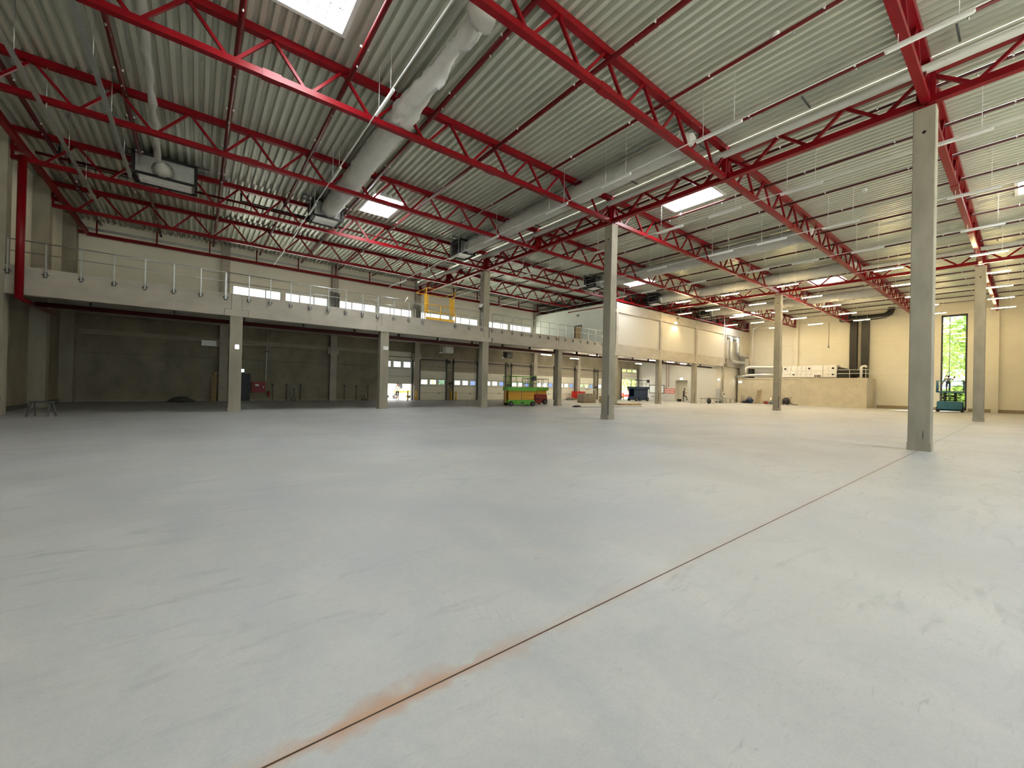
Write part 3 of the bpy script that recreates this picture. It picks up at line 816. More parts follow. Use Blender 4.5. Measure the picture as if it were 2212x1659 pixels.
for i, (x, y0, lp) in enumerate(DUCT):
    s = thing('fabric_duct', dl[i], 'duct', (x, y0, 11.33), group='fabric air ducts')
    duct_mesh(x, y0, 23.9, .44, lp, i+3).build('sleeve', 'fabric_lit' if i == 0 else 'fabric', s)
    MB().tube([(x, y0-.38, 11.33), (x, y0-.05, 11.33), (x, y0+.06, 11.33)], .3, 8, True, [.26, .42, .43]).build('end_cap', 'fabric', s)
    for dx in (-.3, .3): MB().bar((x+dx, y0-.5, 11.86), (x+dx, 24.2, 11.86), .05, .04).build('hanging_track', 'galv', s)
    MB().tube([(x, 23.85, 11.33), (x, 24.35, 11.33)], .45, 20).build('collar', 'galv', s)
s = thing('fabric_duct', 'narrow collapsed white duct hanging along the left bay', 'duct', (-1.4, 12, 11.4))
mb = MB(); pts = [(-1.25-.012*k+.02*math.sin(k*1.7), 11+.5*k, 11.35+.04*math.sin(k*1.1)) for k in range(27)]
mb.tube(pts, .1, 10, True, [.11+.03*math.sin(k*2.1) for k in range(27)]).build('sleeve', 'fabric', s)
MB().tube([(-1.5, 24.0, 11.35), (-1.45, 24.3, 11.25), (-1.45, 24.7, 11.25)], .2, 10, True, [.1, .25, .42]).build('mouth', 'fabric', s)
def fan_unit(x, y, w, label):
    f = thing('fan_unit', label, 'fan unit', (x, y, 10.85), group='roof fan units')
    h = .98; d_ = 1.25
    MB().box((-w/2+.06, .08, .12), (w/2-.06, d_-.06, h-.05)).build('casing', 'galv', f, False)
    for sx in (-1, 1):
        for yy in (0, d_): MB().box((sx*w/2-.05, yy-.05, 0), (sx*w/2+.05, yy+.05, h)).build('frame_post', 'black', f, False)
    for zz in (.04, h-.04):
        for yy in (0, d_): MB().box((-w/2, yy-.04, zz-.05), (w/2, yy+.04, zz+.05)).build('frame_rail', 'black', f, False)
        for sx in (-1, 1): MB().box((sx*w/2-.04, 0, zz-.05), (sx*w/2+.04, d_, zz+.05)).build('frame_rail', 'black', f, False)
    for k in range(2): MB().box((-w/2+.16, .12+k*.56, .03), (w/2-.16, .58+k*.56, .07)).build('filter_panel', 'white_plastic', f, False)
    MB().box((-w/2-.02, .2, .25), (-w/2+.06, d_-.2, h-.2)).build('side_grille', 'black', f, False)
    for k in range(2): MB().bar((-w/2-.5, .3+k*.6, h+.12), (w/2+.5, .3+k*.6, h+.12), .05, .05).build('support_channel', 'dark_grey', f, False)
    for sx in (-1, 1):
        for yy in (.3, .9): MB().tube([(sx*(w/2+.3), yy, h+.1), (sx*(w/2+.3), yy, ZD-10.85)], .012, 5).build('drop_rod', 'dark_grey', f, False)
    return f
for x, y, w_, lb in ((-1.35, 24.6, 2.2, 'wide black framed fan unit with collapsed duct at the left'), (5.6, 24.3, 1.5, 'black framed fan unit feeding the limp white duct'),
                    (14.75, 24.3, 1.2, 'black framed fan unit near the tall camera column'), (28.9, 24.3, 1.2, 'black framed fan unit above the office corner'),
                    (38.9, 24.3, 1.2, 'black framed fan unit above the first office panel'), (50.1, 24.3, 1.2, 'black framed fan unit above the third office panel')):
    fan_unit(x, y, w_, lb)
# refrigerant lines beside the fans
for i, (x, yy) in enumerate(((-3.6, 26.9), (3.2, 26.7))):
    s = thing('coolant_line', ['black insulated pipe run beside the wide fan unit', 'black insulated pipe run between the first two fan units'][i], 'pipe', (x, yy, 11.6), group='insulated coolant lines')
    MB().tube([(x-1.5, yy, 11.95), (x-1.5, yy, 11.5), (x+2.2, yy, 11.5), (x+2.2, yy-1.4, 11.5)], .05, 8).build('pipe', 'black', s)
    MB().tube([(x-1.2, yy+.15, 11.95), (x-1.2, yy+.15, 11.4), (x+2.0, yy+.15, 11.4)], .035, 8).build('pipe', 'black', s)
# smoke detectors on the deck
for i, (x, y) in enumerate(((12.98, 4.6), (26.5, 5.2))):
    s = thing('smoke_detector', ['small white detector on the deck beside a sprinkler pipe', 'small white detector on the deck of the middle bay'][i], 'detector', (x, y, ZD), group='smoke detectors')
    MB().tube([(x, y, ZD), (x, y, ZD-.03), (x, y, ZD-.1)], .1, 12, True, [.11, .11, .07]).build('housing', 'white_plastic', s)
    MB().sphere((x, y, ZD-.1), (.03, .03, .02), 8, 4).build('sensor', 'dark_grey', s)

# ------------------------------------------------------------------ plant room block with the ventilation machine on top
pr = thing('plant_block', 'low pale masonry plant room standing against the end wall', 'plant room', (63.8, 18.7, 0))
for a, b in ((11.55, 18.0), (18.0, 25.85)):
    MB().box((61.7, a+.004, 0), (65.58, b-.004, 3.4)).build('wall_panel', 'block_concrete', pr)
MB().box((61.64, 11.5, 3.4), (65.58, 25.9, 3.56)).build('roof_slab', 'block_concrete', pr)
ah = thing('ventilation_machine', 'white panelled ventilation machine on the plant room roof', 'ventilation unit', (63.2, 17.5, 3.56))
MB().box((62.5, 14.6, 3.56), (64.3, 20.5, 3.66)).build('base_frame', 'dark_grey', ah)
ypos = [20.45, 19.9, 19.4, 18.75, 18.2, 17.75, 17.2]
def ahpanel(y0, y1, z0, z1, port=False):
    p = MB().box((62.4, y1+.015, z0+.015), (62.5, y0-.015, z1-.015)).build('access_panel', 'white_plastic', ah)
    if port: MB().tube([(62.41, (y0+y1)/2-.05, (z0+z1)/2), (62.37, (y0+y1)/2-.05, (z0+z1)/2)], .13, 12).build('port', 'black', p)
    else: MB().box((62.38, y1+.08, (z0+z1)/2-.05), (62.41, y1+.12, (z0+z1)/2+.05)).build('latch', 'dark_grey', p)
MB().box((62.5, 14.62, 3.66), (64.2, 20.48, 5.18)).build('casing', 'white_plastic', ah)
for k, (a, b) in enumerate(zip(ypos, ypos[1:])):
    ahpanel(a, b, 4.42, 5.18, k in (0, 5)); 
for k, (a, b) in enumerate(zip((20.45, 19.5, 18.9, 18.3, 17.7), (19.5, 18.9, 18.3, 17.7, 17.2))): ahpanel(a, b, 3.68, 4.40, k == 1)
MB().box((62.3, 16.0, 3.66), (62.5, 17.15, 5.2)).build('control_cabinet', 'white_plastic', ah)
MB().box((62.28, 16.15, 3.72), (62.3, 16.85, 3.95)).build('vent_grille', 'dark_grey', ah)
for (a, b, z0, z1, q) in ((15.95, 15.35, 4.42, 5.18, 0), (15.35, 14.65, 4.42, 5.18, 1), (15.95, 15.35, 3.68, 4.40, 0), (15.35, 14.65, 3.68, 4.40, 1)): ahpanel(a, b, z0, z1, q)
# ducts and pipes to the left of the machine
s = thing('supply_duct', 'silver insulated duct looping along the plant room roof behind the column', 'duct', (62.5, 23, 3.7))
MB().tube([(61.5, 26.0, 3.75), (61.6, 25.2, 3.8), (61.8, 24.4, 3.95), (62.2, 23, 4.0), (62.2, 20.6, 4.0)], .2, 12).build('lower_duct', 'galv', s)
MB().tube([(62.0, 24.9, 3.85), (62.0, 24.9, 5.0), (62.1, 24.5, 5.15), (62.4, 20.6, 5.05)], .14, 12).build('upper_duct', 'white_metal', s)
MB().box((62.6, 20.6, 4.3), (63.8, 24.0, 5.1)).build('plenum', 'galv', s)
MB().box((62.3, 24.1, 3.6), (62.9, 24.7, 4.9)).build('damper', 'black', s)
# U-shaped exhaust ducts on the office front
for i, (x0, zt, zb) in enumerate(((58.0, 9.05, 5.75), (60.1, 9.05, 6.75))):
    s = thing('exhaust_duct', ['left grey U-bend exhaust duct on the office front', 'right grey U-bend exhaust duct on the office front'][i], 'duct', (x0, 25.3, zb), group='U-bend exhaust ducts')
    pts = [(x0, YM+.14, zt), (x0, 25.42, zt), (x0, 25.30, zt-.15), (x0, 25.30, zb+.75), (x0+.15, 25.30, zb+.3), (x0+.6, 25.30, zb), (x0+1.4, 25.30, zb-.05), (63.4, 25.30, zb-.05)]
    MB().tube(pts, .25, 14).build('duct', 'galv', s)
    for z in (zt-.6, zt-1.9): MB().tube([(x0, 25.30, z-.03), (x0, 25.30, z+.03)], .31, 14).build('joint_ring', 'galv', s)
s = thing('duct_riser', 'boxy sheet metal duct riser beside the end wall', 'duct', (62.6, 25.5, 3.6))
MB().box((62.0, 25.0, 3.6), (63.1, 25.72, 6.3)).build('riser_box', 'galv', s)
MB().box((61.9, 24.95, 6.2), (63.2, 25.74, 6.35)).build('flange', 'galv', s)
s = thing('down_pipe', 'pale vertical down pipe in the corner of the end wall', 'pipe', (64.8, 25.2, 3.6))
MB().tube([(65.2, 24.6, 11.3), (64.9, 25.1, 11.0), (64.9, 25.2, 10.6), (64.9, 25.2, 3.6)], .09, 10).build('pipe', 'white_metal', s)
# black ducts on the end wall
for i, y in enumerate((13.56, 12.45)):
    s = thing('black_duct', ['left flat black duct rising on the beige end wall', 'right flat black duct rising on the beige end wall'][i], 'duct', (65.3, y, 3.6), group='black wall ducts')
    MB().box((64.95, y-.35, 3.6), (65.55, y+.35, 10.85)).build('riser', 'black_duct', s)
    for z in (5.2, 6.9, 9.0): MB().box((64.92, y-.37, z), (65.57, y+.37, z+.05)).build('flange', 'black', s)
s = thing('black_duct', 'round black duct running under the roof along the end wall', 'duct', (65.0, 12.5, 11.2))
MB().tube([(64.9, 14.7, 11.3), (64.9, 14.2, 11.1), (64.9, 11.4, 11.1), (64.9, 10.6, 11.15), (64.9, 10.2, 11.4), (64.9, 10.05, 11.8), (64.9, 10.05, ZD)], .32, 14).build('duct', 'black_duct', s)
MB().box((64.5, 13.9, 10.85), (65.5, 14.9, 11.6)).build('junction_box', 'black_duct', s)
s = thing('floor_duct', 'dark insulated duct lying behind the railing on the plant room', 'duct', (63.5, 13, 3.6))
MB().tube([(62.9, 14.6, 4.6), (63.2, 13.9, 4.4), (64.4, 13.2, 4.2), (65.2, 12.6, 4.2)], .4, 12).build('duct', 'black_duct', s)
MB().box((62.6, 13.4, 3.57), (63.6, 14.5, 4.3)).build('box', 'black_duct', s)
s = thing('vent_cowl', 'silver bent cowl pipe at the railing corner of the plant room', 'vent', (62.2, 12.0, 3.56))
MB().tube([(62.2, 12.2, 3.56), (62.2, 12.2, 4.75), (62.2, 12.1, 4.95), (62.2, 11.85, 5.0), (62.2, 11.7, 4.85)], .13, 10).build('pipe', 'white_metal', s)
r = thing('plant_railing', 'white tube railing at the right end of the plant room roof', 'railing', (61.8, 13, 3.56))
for z in (4.55, 4.1): MB().tube([(61.8, 20.5, z), (61.8, 11.65, z), (65.3, 11.65, z)], .025, 8).build('rail', 'white_metal', r)
for p in ((61.8, 20.4), (61.8, 18.5), (61.8, 16.5), (61.8, 14.6), (61.8, 13.2), (61.8, 11.7), (63.4, 11.65), (65.2, 11.65)):
    MB().tube([(p[0], p[1], 3.56), (p[0], p[1], 4.55)], .022, 8).build('post', 'white_metal', r)
s = thing('wall_conduit', 'thin grey conduit dropping down the end wall above the machine', 'conduit', (65.85, 16.3, 8))
MB().tube([(65.86, 16.3, 11.2), (65.86, 16.3, 7.9)], .03, 6).build('conduit', 'galv', s)
MB().box((65.8, 16.22, 7.7), (65.89, 16.38, 7.9)).build('socket', 'dark_grey', s)

# ------------------------------------------------------------------ things at the office side, ground floor
s = thing('switch_cabinet', 'tall grey switch cabinet against the white wall', 'cabinet', (56.0, 25.8, 0))
MB().box((55.7, 25.6, .25), (56.35, 26.15, 1.95)).build('body', 'galv', s)
MB().box((55.74, 25.57, .3), (56.31, 25.6, 1.9)).build('door', 'galv', s)
MB().box((55.65, 25.55, 0), (56.4, 26.18, .25)).build('plinth', 'dark_grey', s)
MB().box((55.78, 25.54, 1.1), (55.81, 25.57, 1.25)).build('handle', 'black', s)
s = thing('control_box', 'small white control box on a post beside the grey cabinet', 'control box', (57.0, 25.7, 0))
MB().box((56.75, 25.6, .85), (57.25, 25.85, 1.55)).build('box', 'white_plastic', s)
MB().box((56.85, 25.58, 1.05), (57.1, 25.6, 1.4)).build('panel', 'dark_grey', s)
MB().box((56.95, 25.7, 0), (57.05, 25.8, .85)).build('post', 'galv', s)
s = thing('conduit_pole', 'thin pole running from the roof to the grey cabinet', 'pole', (56.35, 25.3, 1.9))
MB().tube([(56.3, 25.45, 11.9), (56.3, 25.45, 5.0), (56.05, 25.7, 2.3), (56.05, 25.7, 1.95)], .05, 8).build('pole', 'galv', s)
MB().box((56.2, 25.4, 11.9), (56.4, 25.6, 12.05)).build('roof_bracket', 'galv', s)
def bench(x0, x1, y, h, label, m_):
    b = thing('roller_bench', label, 'bench', ((x0+x1)/2, y, 0), group='steel benches')
    for dy in (-.28, .28): MB().box((x0, y+dy-.03, h-.16), (x1, y+dy+.03, h)).build('side_rail', m_, b)
    n = int((x1-x0)/.3); rm = MB().tube([(0, -.25, 0), (0, .25, 0)], .03, 6).mesh('roller', 'rail_steel')
    for k in range(n): link_mesh('roller', rm, b, (x0+.15+.3*k-(x0+x1)/2, 0, h-.05))
    for x in (x0+.15, (x0+x1)/2, x1-.15):
        for dy in (-.26, .26): MB().box((x-.03, y+dy-.03, 0), (x+.03, y+dy+.03, h-.1)).build('leg', m_, b)
bench(50.0, 54.9, 25.1, .72, 'low grey roller bench left of the grey cabinet', 'galv')
bench(55.2, 58.2, 24.95, .72, 'low grey roller bench in front of the grey cabinet', 'galv')
bench(52.4, 55.2, 33.6, .72, 'pale roller bench in front of the notice board', 'white_metal')
s = thing('notice_board', 'wide framed white board on the lobby wall', 'board', (XB, 35.4, 1.7))
MB().box((XB-.03, 34.12, 1.1), (XB-.005, 36.6, 2.3)).build('panel', 'paper', s)
MB().box((XB-.05, 34.05, 2.24), (XB-.005, 36.67, 2.34)).box((XB-.05, 34.05, 1.04), (XB-.005, 36.67, 1.14)).box((XB-.05, 34.05, 1.04), (XB-.005, 34.15, 2.34)).box((XB-.05, 36.57, 1.04), (XB-.005, 36.67, 2.34)).build('frame', 'dark_grey', s)
s = thing('key_board', 'orange red board with two rows of white boxes', 'board', (XB, 33.1, 1.4))
MB().box((XB-.06, 32.35, 1.1), (XB-.005, 33.95, 1.82)).build('panel', 'orange_red', s)
for k in range(6):
    for z in (1.2, 1.52): MB().box((XB-.10, 32.44+.25*k, z), (XB-.06, 32.6+.25*k, z+.2)).build('box', 'paper', s)
for i, y in enumerate((33.75, 33.35)):
    s = thing('drop_pipe', ['left brown drop pipe above the orange board', 'right brown drop pipe above the orange board'][i], 'pipe', (XB-.06, y, 2.0), group='brown drop pipes')
    MB().tube([(XB-.06, y, 5.85), (XB-.06, y, 1.95+.25*i)], .03, 6).build('pipe', 'deep_red', s)
    MB().box((XB-.1, y-.06, 1.9+.25*i), (XB-.005, y+.06, 2.0+.25*i)).build('fitting', 'dark_grey', s)
def sign_light(x, y, z, label, facing='x', m_='lamp_small', w=.4):
    s = thing('exit_light', label, 'sign light', (x, y, z), group='exit sign lights')
    if facing == 'x':
        MB().box((x, y-w/2-.02, z-.12), (x+.05, y+w/2+.02, z+.12)).build('housing', 'white_plastic', s)
        MB().box((x-.02, y-w/2, z-.1), (x, y+w/2, z+.1)).build('lens', m_, s)
    else:
        MB().box((x-w/2-.02, y, z-.12), (x+w/2+.02, y+.05, z+.12)).build('housing', 'white_plastic', s)
        MB().box((x-w/2, y-.02, z-.1), (x+w/2, y, z+.1)).build('lens', m_, s)
sign_light(XB-.06, 31.3, 3.3, 'small lit exit sign above the lobby doorway')
sign_light(56.4, 26.13, 3.2, 'small lit sign on the white wall above the grey cabinet', 'y')
sign_light(61.64, 25.5, 3.0, 'small lit sign at the plant room corner')
sign_light(2.75, YF-.08, 2.42, 'small green lit exit sign above the black door', 'y', 'exit_green', .34)
sign_light(1.62, 25.7, 3.42, 'small lit emergency lamp on the first short column', 'y', 'lamp_small', .14)
sign_light(9.62, 25.7, 3.95, 'white box lamp on the second short column', 'y', 'white_plastic', .3)
s = thing('cone_light', 'small emergency luminaire high on the office wall', 'light', (XO-.06, 31.6, 9.7))
MB().box((XO-.08, 30.9, 9.62), (XO-.005, 31.2, 9.82)).build('housing', 'dark_grey', s)
MB().box((XO-.10, 30.95, 9.66), (XO-.08, 31.15, 9.78)).build('lens', 'white_plastic', s)
s = thing('wall_pipe', 'red pipe along the top of the white office wall', 'pipe', (XO-.1, 29, 10.2))
MB().tube([(XO-.1, 26.4, 10.15), (XO-.1, 32.4, 10.22)], .05, 8).build('pipe', 'red', s)
MB().sphere((XO-.1, 32.4, 10.22), .08, 8, 6).build('end_cap', 'red', s)
# security camera on the tall column
s = thing('security_camera', 'white security camera bracketed to the tall column', 'camera', (17.0, 25.9, 7.6))
MB().box((17.05, 25.85, 7.75), (17.2, 26.1, 7.95)).build('bracket', 'white_plastic', s)
MB().tube([(16.95, 25.85, 7.85), (16.95, 25.85, 7.6)], .11, 12).build('housing', 'white_plastic', s)
MB().sphere((16.95, 25.85, 7.58), .10, 10, 6).build('dome', 'black', s)
# added spot: stands in for the strip light's cone on an office panel
s = thing('added_cone_spot', 'small warm spotlight above the second office panel', 'light', (44.6, 25.5, 10.0))
MB().tube([(44.6, 25.5, 10.2), (44.6, 25.52, 10.02)], .1, 10, True, [.07, .11]).build('housing', 'dark_grey', s)
MB().tube([(44.6, 25.5, 10.2), (44.6, 25.6, 10.3), (44.6, 25.78, 10.3)], .015, 6).build('stem', 'dark_grey', s)
sp = bpy.data.lights.new('spot', 'SPOT'); sp.energy = 420; sp.color = (1, .80, .45); sp.spot_size = R(82); sp.spot_blend = .2; sp.shadow_soft_size = .05
so = bpy.data.objects.new('spot', sp); COL.objects.link(so); so.location = (44.6, 25.52, 9.98)
so.rotation_euler = Vector((.0, .06, -1)).to_track_quat('-Z', 'Y').to_euler()

# ------------------------------------------------------------------ mezzanine underside: lamps, heater
for i, (x, y) in enumerate(((31.0, 33.5), (35.0, 30.0), (37.2, 35.0), (40.6, 30.5), (44.0, 34.5), (44.8, 29.0), (49.0, 29.0), (50.0, 34.5), (53.2, 29.5))):  # some of these battens are added to brighten the area below the mezzanine
    s = thing('ceiling_batten', 'lit batten lamp under the mezzanine, %s from the left' % ORD[i], 'light', (x, y, 5.3), group='lit battens under the mezzanine')
    MB().box((x-.75, y-.05, 5.3), (x+.75, y+.05, 5.37)).build('housing', 'white_plastic', s)
    MB().box((x-.73, y-.045, 5.26), (x+.73, y+.045, 5.3)).build('diffuser', 'batten_on', s)
    for d_ in (-.6, .6): MB().tube([(x+d_, y, 5.37), (x+d_, y, 5.86)], .01, 5).build('suspension_rod', 'white_metal', s)
for i, (x, y) in enumerate(((17.6, 33.0), (24.6, 33.0))):
    s = thing('unit_heater', ['white unit heater hung under the mezzanine by the camera column', 'dark unit heater hung behind the green lift'][i], 'heater', (x, y, 4.6), group='unit heaters')
    MB().box((x+.2, y-.3, 4.55), (x+1.0, y+.3, 5.15)).build('casing', 'white_plastic' if i == 0 else 'dark_grey', s)
    for k in range(5): MB().box((x+.25, y-.33, 4.62+.1*k), (x+.95, y-.3, 4.66+.1*k)).build('louvre', 'galv', s)
    for d_ in (.3, .9): MB().tube([(x+d_, y, 5.15), (x+d_, y, 5.86)], .015, 5).build('hanger_rod', 'galv', s)
    MB().tube([(x-.15, y, 4.6), (x-.15, y, 5.86)], .025, 6).build('drop_pipe', 'white_metal', s)
    MB().box((x-.3, y-.08, 4.5), (x+.02, y+.08, 4.6)).build('lamp_box', 'white_plastic', s)

# ------------------------------------------------------------------ things along the dark left part of the far wall
s = thing('hose_cabinet', 'dark red hose cabinet on the wall beside the black door', 'cabinet', (3.95, YF-.1, .7))
MB().box((3.45, YF-.25, .7), (4.42, YF-.005, 1.55)).build('body', 'deep_red', s)
MB().box((3.5, YF-.27, .75), (4.37, YF-.25, 1.5)).build('door', 'deep_red', s)
MB().box((4.25, YF-.30, 1.05), (4.3, YF-.27, 1.2)).build('handle', 'galv', s)
MB().box((3.7, YF-.275, 1.2), (3.95, YF-.27, 1.35)).build('label_plate', 'paper', s)
s = thing('extinguisher', 'red fire extinguisher on the wall right of the hose cabinet', 'extinguisher', (4.65, YF-.14, .32))
MB().tube([(4.65, YF-.14, .32), (4.65, YF-.14, .36), (4.65, YF-.14, .72), (4.65, YF-.14, .80)], .08, 12, True, [.07, .085, .085, .04]).build('cylinder', 'deep_red', s)
MB().box((4.62, YF-.2, .80), (4.68, YF-.08, .86)).build('valve', 'black', s)
MB().tube([(4.68, YF-.14, .83), (4.77, YF-.16, .75), (4.76, YF-.18, .45)], .012, 6).build('hose', 'black', s)
for i, x in enumerate((4.95, 5.97, 7.02, 10.64, 11.71, 12.78)):
    s = thing('wall_standpipe', 'short dark standpipe at the wall foot, %s from the black door' % ORD[i], 'pipe', (x, YF-.1, 0), group='wall standpipes')
    MB().tube([(x, YF-.1, 0), (x, YF-.1, 1.25), (x+.0, YF-.16, 1.35)], .03, 8).build('pipe', 'dark_grey', s)
    MB().box((x-.07, YF-.2, 1.3), (x+.07, YF-.08, 1.42)).build('valve', 'dark_grey', s)
for i, x in enumerate((6.5, 12.45)):
    s = thing('pipe_hoop', ['galvanised pipe hoop at the wall foot below the long ledge', 'small galvanised pipe hoop left of the half raised door'][i], 'pipe', (x, YF-.15, 0), group='pipe hoops')
    h_ = 1.2 if i == 0 else .65
    MB().tube([(x-.15, YF-.15, 0), (x-.15, YF-.15, h_-.1), (x-.08, YF-.15, h_), (x+.08, YF-.15, h_), (x+.15, YF-.15, h_-.1), (x+.15, YF-.15, 0)], .03, 8).build('hoop', 'galv', s)
    for q in (-.15, .15): MB().box((x+q-.06, YF-.21, 0), (x+q+.06, YF-.09, .15)).build('foot', 'dark_grey', s)
s = thing('wall_conduit', 'pale vertical conduit on the dark concrete wall', 'conduit', (4.42, YF-.04, 1.5))
MB().tube([(4.5, YF-.05, 5.8), (4.42, YF-.05, 1.5)], .035, 6).build('conduit', 'white_metal', s)
MB().box((4.36, YF-.08, 4.0), (4.62, YF, 4.1)).build('clamp', 'dark_grey', s)
for i, x in enumerate((9.45, 17.3)):
    s = thing('riser_pipes', ['bright riser pipes on the wall pilaster left of the gate', 'bright riser pipes on the wall pilaster behind the gate'][i], 'pipes', (x, YF-.55, 6.14), group='riser pipe sets')
    for k in range(4): MB().tube([(x-.25+.22*k, YF-.52, 6.14), (x-.25+.22*k, YF-.52, 9.72-.06*k)], .07, 10).build('riser', 'galv', s)
    MB().box((x-.5, YF-.62, 9.72), (x+.65, YF-.42, 9.80)).build('top_bracket', 'white_metal', s)
s = thing('floor_heap', 'dark crumpled tarpaulin heap at the foot of the left concrete wall', 'tarpaulin', (-.9, 38.0, 0))
rnd = random.Random(5); mb = MB(); n = 14
for j in range(7):
    for i in range(n):
        a = 2*math.pi*i/n; rr = 1-j/6.0
        mb.v.append((-.9+.85*rr*math.cos(a)*(1+rnd.uniform(-.1, .1)), 38.0+.4*rr*math.sin(a), .02+.30*(1-rr**2)*(1+rnd.uniform(-.25, .25))))
for j in range(6):
    for i in range(n): mb.f.append((j*n+i, j*n+(i+1) % n, (j+1)*n+(i+1) % n, (j+1)*n+i))
mb.smooth = True; mb.build('folds', 'dark_grey', s)
MB().tube([(-1.6, 37.7, .03), (-1.0, 37.6, .05), (-.2, 37.7, .03)], .025, 6).build('rope', 'rubber', s)
s = thing('trestle', 'small grey steel trestle on the floor by the left wall', 'trestle', (-5.0, 24.9, 0), R(-18))
MB().box((-.35, -.12, .56), (.35, .12, .62)).build('top_bar', 'dark_grey', s, False)
for sx in (-1, 1):
    for sy in (-1, 1): MB().bar((sx*.28, sy*.08, .58), (sx*.33, sy*.24, 0), .045).build('leg', 'dark_grey', s, False)
    MB().bar((sx*.31, -.2, .18), (sx*.31, .2, .18), .03).build('stretcher', 'dark_grey', s, False)
s = thing('ventilation_box', 'grey wall box hanging below the mezzanine left of the first column', 'box', (.55, 37.9, 4.2))
MB().box((.2, YF-.5, 4.2), (1.1, YF-.02, 4.6)).build('casing', 'galv', s)
MB().box((.25, YF-.52, 4.25), (1.05, YF-.5, 4.55)).build('cover', 'white_metal', s)
s = thing('leaning_plank', 'dark plank leaning on the wall left of the black door', 'plank', (1.05, 38.2, 0))
MB().bar((1.05, 37.9, 0), (1.12, YF-.06, 2.25), .2, .05).build('board', 'wood', s)
MB().bar((.90, 37.95, 0), (.94, YF-.03, 2.0), .08, .05).build('batten', 'wood', s)
# yellow bollards beside the loading doors
bi = 0
for x in (16.55, 17.45, 21.45, 22.05, 25.3, 29.5, 30.1, 51.35):
    s = thing('bollard', 'yellow bollard at the loading doors, %s from the left' % ORD[bi], 'bollard', (x, YF-.62, 0), group='yellow bollards'); bi += 1
    MB().tube([(x, YF-.62, 0), (x, YF-.62, .95), (x, YF-.62, 1.0)], .075, 12, True, [.075, .075, .04]).build('post', 'yellow', s)
    MB().box((x-.12, YF-.74, 0), (x+.12, YF-.50, .02)).build('foot_plate', 'dark_grey', s)
# push-button stations with looped cables on the piers
for i, x in enumerate((21.72, 29.72, 37.7, 45.7)):
    s = thing('door_control', 'black door control with looped cables, %s pier from the left' % ORD[i], 'control', (x, YF-.06, 1.3), group='dock door controls')
    for q in (-.16, .16): MB().box((x+q-.07, YF-.12, 1.65), (x+q+.07, YF-.005, 1.9)).build('button_box', 'black', s)
    MB().tube([(x-.16, YF-.07, 1.65), (x-.1, YF-.07, 1.42), (x, YF-.07, 1.36), (x+.1, YF-.07, 1.42), (x+.16, YF-.07, 1.65)], .02, 6).build('cable', 'rubber', s)
    for q in (-.25, .25): MB().box((x+q-.09, YF-.16, 3.95), (x+q+.09, YF-.005, 4.25)).build('motor_switch', 'black', s)

